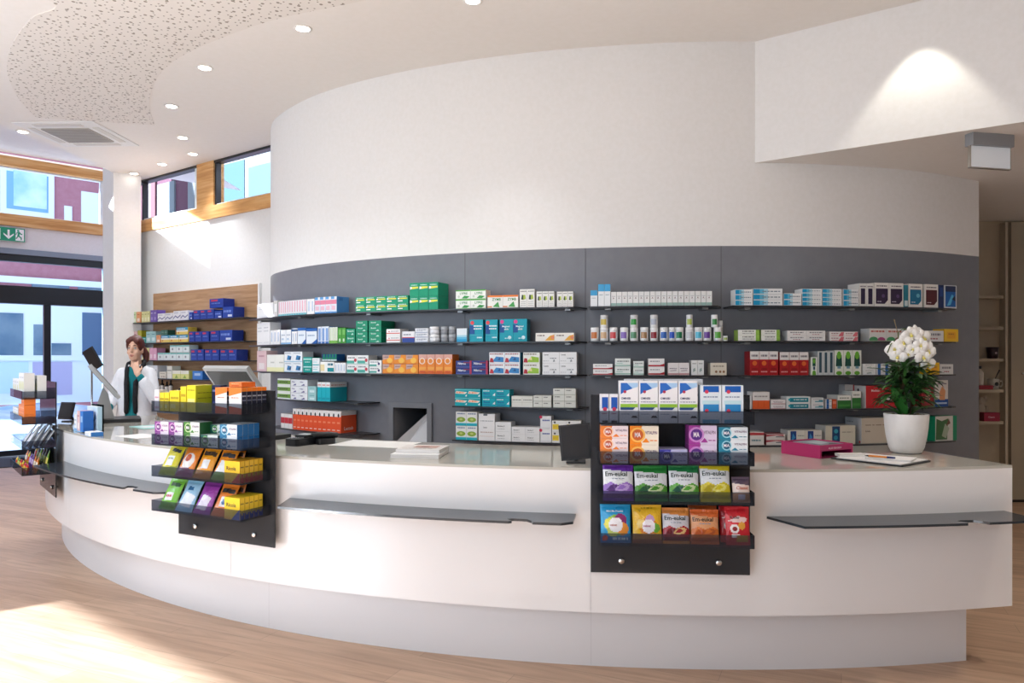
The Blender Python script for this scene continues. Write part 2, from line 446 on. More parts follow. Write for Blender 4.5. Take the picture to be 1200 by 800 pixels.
# window front at the left, out of the picture, added and shaped to let the sun onto the floor
WF0 = Vector((-8.5, .75, 0)); WFd = Vector((.78, -.62, 0)).normalized()
def wf(s, z): p = WF0+WFd*s; return (p.x, p.y, z)
mb = MB()
TOPW = 2.60
def wq(s0, s1, z0, z1): mb.face([wf(s0, z0), wf(s1, z0), wf(s1, z1), wf(s0, z1)])
wq(-7.8, 12.0, TOPW, 4.9); wq(-7.8, 0, 0, TOPW); wq(7, 12.0, 0, TOPW); wq(0, 7, 0, .06)
struct(mb.build('wall_front', M_WHITE), 'unseen white wall with a window shaped for the floor sun patch')
mb = MB()
for s in (0, 3.2, 6.4): mb.face([wf(s, .06), wf(s+.06, .06), wf(s+.06, TOPW), wf(s, TOPW)])
struct(mb.build('window_3', M_BLACK), 'unseen window mullions')

# ------------------------------------------------------------------ entrance wall
DO = Vector((-8.28, 11.96, 0)); De = Vector((.7105, .7037, 0)); Drz = math.atan2(De.y, De.x)
def da(px):
    k = (px-600)/F; return (k*DO.y-DO.x)/(De.x-k*De.y)
def dbox(name, m, parts, parent=None, label=None):
    mb = MB()
    for p in parts: mb.box(*p)
    if parent: return mb.build(name, m, parent)
    return mb.build(name, m, None, DO, Drz)
L0, L1 = -9.0, 1.9
struct(dbox('wall_left', M_WHITE, [(L0, L1, -.05, .12, 3.285, 3.74), (L0, L1, -.05, .12, 4.857, 4.9), (L0, -3.5, -.05, .12, 0, 3.285)]), 'white entrance wall above the glass doors')
struct(dbox('trim_1', M_PINE, [(L0, L1, -.12, .1, 3.74, 3.925)]), 'lower pine beam under the high window')
struct(dbox('trim_2', M_PINE, [(L0, L1, -.12, .1, 4.705, 4.857)]), 'upper pine beam over the high window')
w1 = struct(thing('window_1', 'high strip window between two pine beams', None, DO, Drz)); del_keys = None
fx = da(117)
dbox('window_frame', M_EXTW, [(fx, fx+.09, -.03, .05, 3.925, 4.705), (-2.9, -2.8, -.03, .05, 3.925, 4.705), (L0, L1, -.03, .05, 4.68, 4.705), (L0, L1, -.03, .05, 3.925, 3.945)], w1)
mb = MB(); mb.face([(L0, 0, 3.94), (L1, 0, 3.94), (L1, 0, 4.69), (L0, 0, 4.69)]); mb.build('pane', M_PANE, w1)
d1 = struct(thing('door_1', 'black framed automatic glass entrance door', None, DO, Drz))
m0, m1 = da(51), da(59)
dbox('door_frame', M_BLACK, [(-3.5, L1, -.06, .06, 3.17, 3.285), (-3.5, L1, -.09, .09, 2.483, 2.773), (m0, m1, -.04, .04, .08, 2.483), (m0-2.6, m0-2.46, -.04, .04, .08, 2.483),
     (-3.5, L1, -.05, .05, 0, .09), (-3.5, -3.4, -.06, .06, 0, 3.17)], d1)
dbox('header_shading', mat('blue_grey_shading', '8b97a6', .5), [(-3.5, L1, -.10, -.051, 3.285, 3.375)], d1)  # blue-grey strip paints the shading above the black header
mb = MB(); mb.face([(-3.4, 0, .08), (L1, 0, .08), (L1, 0, 3.18), (-3.4, 0, 3.18)]); mb.build('pane', M_PANE, d1)
bx = da(121)
dbox('side_frame', M_EXTB, [(bx, bx+.1, .0, .08, .09, 3.17)], d1)
# entrance mat
mb = MB(); mb.box(-4, 3, -1.5, -.1, 0, .012)
tag(mb.build('entrance_mat', M_MAT, None, DO, Drz), 'dark grey entrance mat in front of the glass doors', 'mat')
# exit sign
ex = da(2)
es = thing('exit_sign', 'green emergency exit sign with white arrow and running figure', 'exit sign', DO+De*da(3)+Vector((.7037, -.7105, 0))*.14, Drz)
mb = MB(); mb.box(-.28, .28, -.03, .03, 3.475, 3.70); mb.build('housing', mat('sign_housing', 'd8d8d2', .5), es)
mb = MB(); gcol = '1f9a72'
mb.face([(-.275, -.032, 3.48), (.275, -.032, 3.48), (.275, -.032, 3.695), (-.275, -.032, 3.695)], gcol)
def SG(pts, c='ffffff', l=0): mb.face([(x-.275, -.034-l, 3.48+z) for x, z in pts], c)
SG([(.42, .015), (.535, .015), (.535, .20), (.42, .20)])
SG([(.255, .10), (.325, .03), (.395, .10), (.395, .125), (.34, .08), (.34, .18), (.31, .18), (.31, .08), (.255, .125)])
SG([(.14, .02), (.215, .02), (.215, .19), (.14, .19)])
G = gcol
SG([(.455+.018*math.cos(k*PI/5), .175+.016*math.sin(k*PI/5)) for k in range(10)], G, .001)
SG([(.445, .155), (.475, .16), (.5, .13), (.515, .135), (.51, .118), (.49, .112), (.477, .13), (.473, .095), (.505, .07), (.505, .03), (.49, .03), (.488, .06), (.455, .082), (.445, .055), (.425, .04), (.42, .055), (.437, .07), (.445, .1), (.45, .14), (.435, .13), (.43, .105), (.42, .108), (.428, .14)], G, .001)
mb.build('face', M_PLAST, es)

# column
C0 = Vector((-5.28, 9.8, 0)); mb = MB(); mb.box(0, .345, 0, .45, 0, 4.9)
struct(mb.build('wall_column', M_WHITE, None, C0, Drz), 'square white column')

# ------------------------------------------------------------------ back-left wall with clerestory and oak panel
BWrz = math.atan2(-BWd.y, -BWd.x)         # local x runs to the right, local y away from the room
BO = BW0
def ba(px):                                # local x on the wall plane
    p = on_plane(px, 420, BW0, BWn); return (p-BO).dot(-BWd)
def bbox(name, m, parts, parent=None):
    mb = MB()
    for p in parts: mb.box(*p)
    return mb.build(name, m, parent) if parent else mb.build(name, m, None, BO, BWrz)
A0, A1 = ba(160)-.15, .10
struct(bbox('wall_side', M_WHITE, [(A0, A1, 0, .2, 0, 3.34)]), 'white wall behind the oak shelf unit')
struct(bbox('trim_3', M_PINE, [(A0, A1, -.03, .2, 3.34, 3.50)]), 'pine sill beam of the corner window')
p0, p1 = ba(233), ba(252.5)
struct(bbox('trim_4', M_PINE, [(p0, p1, -.03, .12, 3.50, CEIL)]), 'pine post of the corner window')
w2 = struct(thing('window_2', 'corner strip window above the oak shelf unit', None, BO, BWrz))
bbox('window_frame', M_EXTW, [(p0-.09, p0, 0, .06, 3.5, 4.03), (A0, p0, 0, .06, 3.5, 3.525), (p1, A1, 0, .06, 3.5, 3.52)], w2)
bbox('head_frame', M_POSD, [(A0, A1, -.02, .08, 4.03, CEIL), (p1, p1+.03, -.01, .06, 3.5, 4.03), (ba(168)-.02, ba(168)+.02, -.01, .06, 3.5, 4.03)], w2)
mb = MB(); mb.face([(A0, .04, 3.51), (A1, .04, 3.51), (A1, .04, 4.04), (A0, .04, 4.04)]); mb.build('pane', M_PANE, w2)
OP0, OP1 = ba(182), ba(305)

# ------------------------------------------------------------------ right-hand side
mb = MB(); H0 = Vector((1.86, 5.80, 0)); Hd = Vector((1.44, -1.02, 0)); H1 = H0+Hd*3.6; SOF = 3.115
mb.face([(H0.x, H0.y, SOF), (H1.x, H1.y, SOF), (H1.x, H1.y, CEIL), (H0.x, H0.y, CEIL)])
struct(mb.build('wall_header', M_WHITE), 'white header wall dropping from the ceiling')
mb = MB(); mb.face([(H0.x, H0.y, SOF), (2.4, 8.3, SOF), (7.5, 8.3, SOF), (H1.x, H1.y, SOF)])
struct(mb.build('ceiling', M_CEIL), 'lower ceiling over the passage at the right')
mb = MB(); mb.face([(3.9, 8.24, 0), (7.5, 8.24, 0), (7.5, 8.24, SOF), (3.9, 8.24, SOF)])
struct(mb.build('wall_right', M_BEIGE), 'beige wall at the end of the passage')
mb = MB(); mb.face([(7.1, 8.3, 0), (7.1, -6.7, 0), (7.1, -6.7, CEIL), (7.1, 8.3, CEIL)])
struct(mb.build('wall_far_right', M_WHITE), 'white wall on the right')
dx = (1183-600)/F*8.2
d2 = struct(thing('door_2', 'flush beige sliding door at the right edge', None, (0, 0, 0)))
mb = MB(); mb.box(dx, 7.1, 8.17, 8.235, .03, SOF-.02); mb.build('door_leaf', mat('beige_door', 'ab9f8a', .55), d2)
mb = MB(); mb.box(dx, 7.1, 8.18, 8.235, .0, .03); mb.build('door_gap', M_BLACK, d2)
mb = MB(); hx = (1199-600)/F*8.15; mb.lathe([(.0, 0), (.012, 0), (.012, .02), (.0, .02)], 12); ob = mb.build('door_handle', M_STEEL, d2, (hx, 8.165, 1.42)); ob.rotation_euler = (PI/2, 0, 0)

# exit-light box under the passage ceiling
sg = thing('emergency_light', 'white emergency light box with grey top hanging from the passage ceiling', 'emergency light', (3.26, 5.05, SOF), math.radians(12))
mb = MB(); mb.box(-.165, .165, -.035, .035, -.085, -.001); mb.build('housing', mat('light_box_grey', '8d8f92', .45), sg)
mb = MB(); mb.box(-.16, .16, -.008, .008, -.23, -.085)
mb.build('diffuser', mat('light_box_panel', 'dde0e2', .4, emit='e8edf2', estr=.12), sg)
mb = MB(); mb.box(-.165, -.158, -.011, .011, -.235, -.085); mb.box(.158, .165, -.011, .011, -.235, -.085); mb.box(-.165, .165, -.011, .011, -.236, -.229)
mb.build('frame', M_STEEL, sg)

mb = MB(); mb.face([(.86, -6.7, 0), (7.1, -6.7, 0), (7.1, -6.7, CEIL), (.86, -6.7, CEIL)])  # unseen wall added to keep daylight off the right-hand side
struct(mb.build('wall_rear', M_WHITE), 'unseen white wall opposite the counter, added to darken the right')
# ------------------------------------------------------------------ ceiling fittings
dl = None
DLP = [(355, 33, 'beside the tip of the perforated field, nearest of the left row'), (240, 79, 'second in the row along the perforated field'),
       (201, 124, 'third in the row, beside the narrow end of the perforated field'), (214, 161, 'right of the ceiling cassette'),
       (226, 180, 'nearest to the pine window post'), (190, 192, 'between ceiling cassette and column'),
       (157, 203, 'just before the white column top'), (5, 154, 'at the left ceiling edge'), (554, 0, 'at the top edge above the grey wall')]
for px, py, wh in DLP:
    x, y = on_ceiling(px, max(py, .1)); x = max(x, -5.33)
    lab = 'round white recessed downlight '+wh
    if dl is None:
        dl = thing('downlight', lab, 'downlight', (x, y, CEIL), 0, 'recessed ceiling downlights')
        mb = MB(); mb.lathe([(.066, -.001), (.066, -.006), (.050, -.007), (.049, -.003)], 24); mb.build('ring', mat('downlight_ring', 'f2efe9', .5), dl)
        mb = MB(); mb.lathe([(.048, -.008), (.036, -.011), (.001, -.012)], 24); mb.build('lens', M_LAMP, dl)
    else: dup(dl, (x, y, CEIL), 0, lab)
ca = thing('air_conditioner', 'square ceiling cassette air conditioner with grey grille', 'air conditioner', (*on_ceiling(92, 157), CEIL), math.radians(-2))
mb = MB(); mb.box(-.44, .44, -.44, .44, -.012, -.001); mb.build('cover', M_WHITE, ca)
mb = MB(); mb.box(-.26, .26, -.24, .24, -.024, -.012)
mb.build('grille', mat('grille_grey', 'b0aba4', .6), ca)
mb = MB()
for k in range(11): mb.box(-.25, .25, -.23+k*.044, -.218+k*.044, -.028, -.024)
mb.build('grille_slats', mat('slat_grey', '98938c', .6), ca)
mb = MB()
for sx, sy in ((0, 1), (0, -1), (1, 0), (-1, 0)):
    if sx: mb.box(sx*.35-.035, sx*.35+.035, -.26, .26, -.018, -.012)
    else: mb.box(-.26, .26, sy*.35-.035, sy*.35+.035, -.018, -.012)
mb.build('air_flap', mat('flap_white', 'd6d1c9', .5), ca)

# ------------------------------------------------------------------ outside
Dn = Vector((-De.y, De.x, 0))
FP0 = DO+Dn*7.5
nb = thing('neighbouring_building', 'mauve rendered building with white framed windows across the snowy yard', 'building', FP0, Drz)
def fl(px, py):
    p = on_plane(px, py, FP0, Dn)-FP0; return p.dot(De), p.z
mb = MB(); mb.face([(-16, 0, -.5), (fl(152, 420)[0], 0, -.5), (fl(152, 420)[0], 0, 10), (-16, 0, 10)]); mb.build('wall', M_MAUVE, nb)
def fq(name, m, px0, py0, px1, py1, out, pad=None):
    a0, z1 = fl(px0, py0); a1, z0 = fl(px1, py1); mb = MB(); mb.box(a0, a1, -out, 0, z0, z1); return mb.build(name, m, nb)
def fwin(fr, px0, py0, px1, py1, fm, pm, bw=4):
    f = fq('window', fm, px0, py0, px1, py1, .05)
    a0, z1 = fl(px0+bw, py0+bw); a1, z0 = fl(px1-bw, py1-bw); mb = MB(); mb.box(a0, a1, -.06, -.045, z0, z1); mb.build('pane', pm, f); return f
fwin(None, 0, 193, 63, 257, M_EXTW, M_EXTB, 7); fq('pane', M_EXTG, 15, 200, 54, 246, .075)
fq('painted_sun_patch', M_EXTW, 95, 224, 121, 268, .04); fq('painted_sun_patch', M_EXTW, 75, 241, 84, 262, .04)  # white boards painted in for bright sunlit areas
fq('ledge', M_EXTW, -90, 325, 122, 331, .12)
fq('shop_front', M_EXTW, -90, 331, 124, 470, .02)
for px in (-60, 0):
    pass
f = fq('window', M_EXTD, -60, 331.5, 27, 352, .03); f = fq('window', M_EXTD, 37, 331.5, 81, 352, .03); f = fq('window', M_EXTD, 91, 331.5, 122, 352, .03)
fq('window', M_EXTD, -60, 364, 27, 416, .04); fq('window', M_EXTD, 39, 380, 51, 416, .04); fq('window', M_EXTD, 60, 402, 83, 416, .04); fq('window', mat('blue_dark_pane', '54708f', .15), 96, 366, 122, 416, .04)
fq('panel', M_LAV, 38, 424, 84, 462, .035); fq('panel', mat('pale_cyan_panel', 'cbe6f0', .6), -60, 424, 33, 460, .035)
fq('sill', M_EXTW, -80, 416, 124, 422, .08)
mb = MB(); rows = []
for j in range(25):
    y = .12+j*.305; row = []
    for i in range(60):
        a = -14+i*.6; row.append((a, y, -.03+.42*max(0, (y-2.5)/5.0)+.10*math.sin(a*1.7+y)*math.sin(y*1.3+a*.4)*min(1, y/2)))
    rows.append(row)
mb.grid(rows); tag(mb.build('snow_cover', M_SNOW, None, DO, Drz), 'lumpy snow covering the yard outside the glass doors', 'snow', kind='stuff')
GP0 = BW0+BWn*6; 
hb = thing('courtyard_house', 'mauve house with blue tinted windows seen through the corner window', 'building', GP0, BWrz)
def gl(px, py):
    p = on_plane(px, py, GP0, BWn)-GP0; return p.dot(-BWd), p.z
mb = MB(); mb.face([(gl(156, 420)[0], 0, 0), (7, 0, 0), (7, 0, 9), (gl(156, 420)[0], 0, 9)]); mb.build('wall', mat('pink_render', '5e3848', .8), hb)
def gq(name, m, px0, py0, px1, py1, out):
    a0, z1 = gl(px0, py0); a1, z0 = gl(px1, py1); mb = MB(); mb.box(a0, a1, -out, 0, z0, z1); return mb.build(name, m, hb)
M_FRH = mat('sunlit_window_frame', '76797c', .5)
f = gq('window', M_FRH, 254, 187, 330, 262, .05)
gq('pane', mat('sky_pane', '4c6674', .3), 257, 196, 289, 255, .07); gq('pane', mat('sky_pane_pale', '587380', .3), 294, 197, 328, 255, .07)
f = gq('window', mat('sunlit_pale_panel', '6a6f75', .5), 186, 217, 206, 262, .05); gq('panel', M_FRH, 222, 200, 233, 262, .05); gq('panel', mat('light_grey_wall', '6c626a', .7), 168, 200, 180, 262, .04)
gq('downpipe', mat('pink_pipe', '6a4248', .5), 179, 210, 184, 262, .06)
# ------------------------------------------------------------------ reception counter
CX, CY = 1.2, 10.0
def arc(th, R):
    t = math.radians(th); return (CX-R*math.sin(t), CY-R*math.cos(t))
def arcsolid(mb, t0, t1, R0, R1, z0, z1, n=90, mi=0):
    ts = [t0+(t1-t0)*k/n for k in range(n+1)]
    o = [arc(t, R1) for t in ts]; i = [arc(t, R0) for t in ts]
    mb.grid([[(x, y, z0) for x, y in o], [(x, y, z1) for x, y in o]], mi=mi)
    mb.grid([[(x, y, z1) for x, y in i], [(x, y, z0) for x, y in i]], mi=mi)
    mb.grid([[(x, y, z1) for x, y in o], [(x, y, z1) for x, y in i]], smooth=False, mi=mi)
    mb.grid([[(x, y, z0) for x, y in i], [(x, y, z0) for x, y in o]], smooth=False, mi=mi)
    for t, a in ((t0, 0), (t1, -1)):
        mb.face([(*o[a], z0), (*i[a], z0), (*i[a], z1), (*o[a], z1)], mi=mi)
RC = 6.35; TOP = 1.04
rc = thing('reception_counter', 'long curved glossy white pharmacy counter with a recessed plinth', 'counter', (0, 0, 0))
mb = MB(); arcsolid(mb, 58, -12.45, 5.45, RC, .318, 1.026)
for th in (7.3, 26.6, 45.5): 
    a = arc(th+.016, RC+.0012); b = arc(th-.016, RC+.0012); mb.face([(*a, .32), (*b, .32), (*b, 1.024), (*a, 1.024)], mi=1)
mb.build('counter_body', [M_COUNTER, mat('pale_joint', 'd6d5d6', .4)], rc)
mb = MB(); arcsolid(mb, 57.4, -11.0, 5.60, RC-.125, 0, .318)
for th in (7.3, 25.0):
    a = arc(th+.016, RC-.1238); b = arc(th-.016, RC-.1238); mb.face([(*a, .005), (*b, .005), (*b, .316), (*a, .316)], mi=1)
mb.build('plinth', [M_PLINTH, MATS['pale_joint']], rc)
mb = MB(); arcsolid(mb, 58, -12.45, 5.45, RC, 1.026, TOP); mb.build('worktop', M_TOP, rc)

# smoked glass ledges with a stick notch
M_LEDGE2 = mat('smoked_ledge', '34393f', .07, spec=.45)
def ledge(t0, t1, nt, label):
    """t0 left, t1 right (degrees along the counter), nt notch centre"""
    R0, R1 = RC+.004, RC+.225; pts = [(t0, R0)]
    dt = math.degrees(.10/R1)
    pts.append((t0-dt, R1)); n = 24; half = math.degrees(.052/R1); lip = math.degrees(.012/R1)
    seq = [t0-dt-(t0-dt-nt-half)*k/n for k in range(1, n+1)]
    pts += [(t, R1) for t in seq]
    pts += [(nt+half-lip, R1-.012), (nt+half+lip*1.5, R1-.048), (nt+half-lip, R1-.062), (nt-half*.5, R1-.058), (nt-half, R1-.03), (nt-half-lip, R1)]
    m = 8; pts += [(nt-half-lip-(nt-half-lip-t1-dt*.45)*k/m, R1) for k in range(1, m)]
    pts += [(t1+dt*.5, R1-.01), (t1+dt*.1, R1-.04), (t1+.05, R0)]
    pts += [(t1+(t0-t1)*k/30, R0) for k in range(1, 30)]
    P = [arc(t, R) for t, R in pts]
    bm = bmesh.new(); vs = [bm.verts.new((x, y, .798)) for x, y in P]
    fc = bm.faces.new(vs); bm.normal_update()
    if fc.normal.z > 0: fc.normal_flip()
    r = bmesh.ops.extrude_face_region(bm, geom=[fc]); bmesh.ops.translate(bm, verts=[v for v in r['geom'] if isinstance(v, bmesh.types.BMVert)], vec=(0, 0, .012))
    bmesh.ops.recalc_face_normals(bm, faces=bm.faces)
    bmesh.ops.triangulate(bm, faces=[f for f in bm.faces if len(f.verts) > 4])
    me = bpy.data.meshes.new('glass_ledge'); bm.to_mesh(me); bm.free(); me.materials.append(M_LEDGE2)
    o = bpy.data.objects.new('glass_ledge', me); COL.objects.link(o)
    tag(o, label, 'shelf', 'smoked glass bag ledges on the counter front')
ledge(46.3, 29.4, 32.3, 'smoked glass bag ledge on the counter front at the far left')
ledge(22.6, 7.9, 10.2, 'smoked glass bag ledge between the two larger display stands')
ledge(-.5, -12.0, -8.8, 'smoked glass bag ledge on the counter front below the orchid')

# ------------------------------------------------------------------ shelves on the curved wall
SH = [1.985, 1.72, 1.462, 1.208, .937]
RUNS_SH = [(0, 296, 686), (1, 296, 686), (2, 296, 686), (3, 318, 428), (4, 318, 428), (3, 532, 688), (4, 532, 688),
           (0, 690, 851), (1, 690, 851), (2, 690, 851), (0, 856, 1124), (1, 856, 1124), (2, 856, 1124), (3, 866, 1124), (4, 866, 1124)]
ROWN = ['top', 'second', 'third', 'fourth', 'lowest']
def wallframe(s):
    p, T, N = wall_at(s); return p, T, N, math.atan2(T.y, T.x)
SHD = .235
for r, a, b_ in RUNS_SH:
    s0, s1 = s_for(a, .2), s_for(b_, .2)
    side = 'left' if b_ < 690 else ('middle' if b_ < 860 else 'right')
    if a == 532: side = 'centre'
    lab = {'left': 'dark glass wall shelf left of the chute and around the bend', 'centre': 'dark glass wall shelf right of the chute',
           'middle': 'dark glass wall shelf above the front display stand', 'right': 'dark glass wall shelf behind the orchid side'}[side]
    if r < 3 and side == 'left': lab = 'long dark glass wall shelf above the chute'
    t = thing('wall_shelf', f'{lab}, {ROWN[r]} row', 'shelf', (0, 0, 0), 0, 'dark glass shelves on the grey curved wall')
    n = max(6, int((s1-s0)/.06)); f_ = []; k_ = []
    for k in range(n+1):
        p, T, N = wall_at(s0+(s1-s0)*k/n); d = SHD
        if k == n: d = .06
        if k == n-1: d = SHD-.015
        f_.append(p+N*d); k_.append(p+N*.002)
    mb = MB(); z1 = SH[r]; z0 = z1-.011
    mb.grid([[(p.x, p.y, z0) for p in f_], [(p.x, p.y, z1) for p in f_]], smooth=False)
    mb.grid([[(p.x, p.y, z1) for p in f_], [(p.x, p.y, z1) for p in k_]], smooth=False)
    mb.grid([[(p.x, p.y, z0) for p in k_], [(p.x, p.y, z0) for p in f_]], smooth=False)
    for e in (0, -1): mb.face([(f_[e].x, f_[e].y, z0), (k_[e].x, k_[e].y, z0), (k_[e].x, k_[e].y, z1), (f_[e].x, f_[e].y, z1)])
    mb.build('board', M_DARKSHELF, t)
    nb_ = max(2, int((s1-s0)/.75)+1)
    for k in range(nb_):
        s = s0+.14+(s1-s0-.28)*k/(nb_-1); p, T, N, rz = wallframe(s)
        mb = MB(); mb.box(-.022, .022, -.15, -.002, -.024, -.0115); mb.build('bracket', M_ALU, t, (p.x, p.y, z1), rz)

# oak shelf unit on the left wall
BZ = [2.067, 1.794, 1.565, 1.33, 1.118, .9]
ou = thing('oak_shelf_unit', 'oak wall panel with thin dark shelves on the left side wall', 'shelf unit', BO, BWrz)
mb = MB(); mb.box(OP0, OP1, -.03, -.001, 0, 2.465); mb.build('back_panel', M_OAKP, ou)
for xa in (OP0-.03, OP1):
    mb = MB(); mb.box(xa, xa+.03, -.034, -.001, 0, 2.475); mb.build('edge_strip', M_WHITE, ou)
SA0, SA1 = ba(168), ba(306)
for z in BZ:
    mb = MB(); mb.box(SA0, SA1, -.24, -.031, z-.012, z); mb.build('shelf_board', M_DARKSHELF, ou)

# white shelves at the passage end
NZ = [2.27, 1.93, 1.587, 1.25, .905]
nu = thing('niche_shelves', 'beige passage shelves beside the end of the grey wall', 'shelf unit', (0, 8.24, 0))
NX0, NX1 = 4.05, (1175-600)/F*8.1
for z in NZ:
    mb = MB(); c = .12
    poly = [(NX0, -.24), (NX1-c, -.24)]+[(NX1-c+c*math.sin(k*PI/12), -.24+c-c*math.cos(k*PI/12)) for k in range(1, 7)]+[(NX1, -.005), (NX0, -.005)]
    mb.prism(poly, z-.03, z); mb.build('shelf_board', M_BEIGE, nu)
mb = MB(); mb.box((1181-600)/F*8.1, (1181-600)/F*8.1+.03, -.10, -.004, 0.03, SOF-.03); mb.build('side_post', M_BEIGE, nu)

# ------------------------------------------------------------------ display stands
DISP = []
def display(th, label, wher):
    x, y = arc(th, RC+.045); rz = -math.radians(th)
    t = thing('display_stand', label, 'display stand', (x, y, 0), rz, 'smoked acrylic display stands on the counter front')
    mb = MB(); mb.box(-.385, .385, 0, .008, .535, 1.41); mb.build('back_panel', M_BACKP, t)
    for z in TRZ:
        mb = MB(); mb.box(-.352, .352, -.205, -.002, z, z+.005); tr = mb.build('tray', M_SMOKE, t)
        mb = MB(); mb.box(-.352, .352, -.210, -.2055, z, z+.062); mb.build('front_lip', M_SMOKE, tr)
        for sx in (-1, 1):
            mb = MB(); X = sx*.3535
            mb.prism([(X-.0015, -.205), (X+.0015, -.205), (X+.0015, -.002), (X-.0015, -.002)], z, z+.06); mb.build('side_wall', M_SMOKE, tr)
    for sx in (-.235, .235):
        for z in (.595, 1.0):
            mb = MB(); mb.lathe([(.001, .014), (.012, .013), (.016, .009), (.016, 0), (.009, 0), (.009, -.04), (.001, -.04)], 16)
            b = mb.build('standoff_bolt', M_STEEL, t, (sx, 0, z)); b.rotation_euler = (PI/2, 0, 0)
            if z == 1.0: b.location.y = .004
    DISP.append((t, th, wher)); return t
TRZ = [1.283, 1.094, .912, .715]
display(50.0, 'smoked acrylic display stand at the far left end of the counter', 'far left stand')
display(26.6, 'smoked acrylic display stand left of the middle ledge', 'left stand')
display(3.84, 'smoked acrylic display stand at the front, filled with sweets and cartons', 'front stand')
# ------------------------------------------------------------------ cartons
ORD = 'first second third fourth fifth sixth seventh eighth ninth tenth eleventh twelfth thirteenth fourteenth fifteenth sixteenth seventeenth eighteenth'.split()
LAY = {1: [''], 2: ['lower layer', 'upper layer'], 3: ['bottom layer', 'middle layer', 'top layer'], 4: ['bottom layer', 'second layer', 'third layer', 'top layer']}
USED = {}
def addlabel(o, look, bits, where, cat, group):
    lab = ', '.join([look]+[b for b in bits if b.strip()]+[where]) if where else ', '.join([look]+[b for b in bits if b])
    n = len(lab.replace(',', '').split())
    if n > 16: print('LONG LABEL', n, lab)
    if lab in USED: print('SAME LABEL', lab)
    USED[lab] = 1
    tag(o, lab, cat, group)

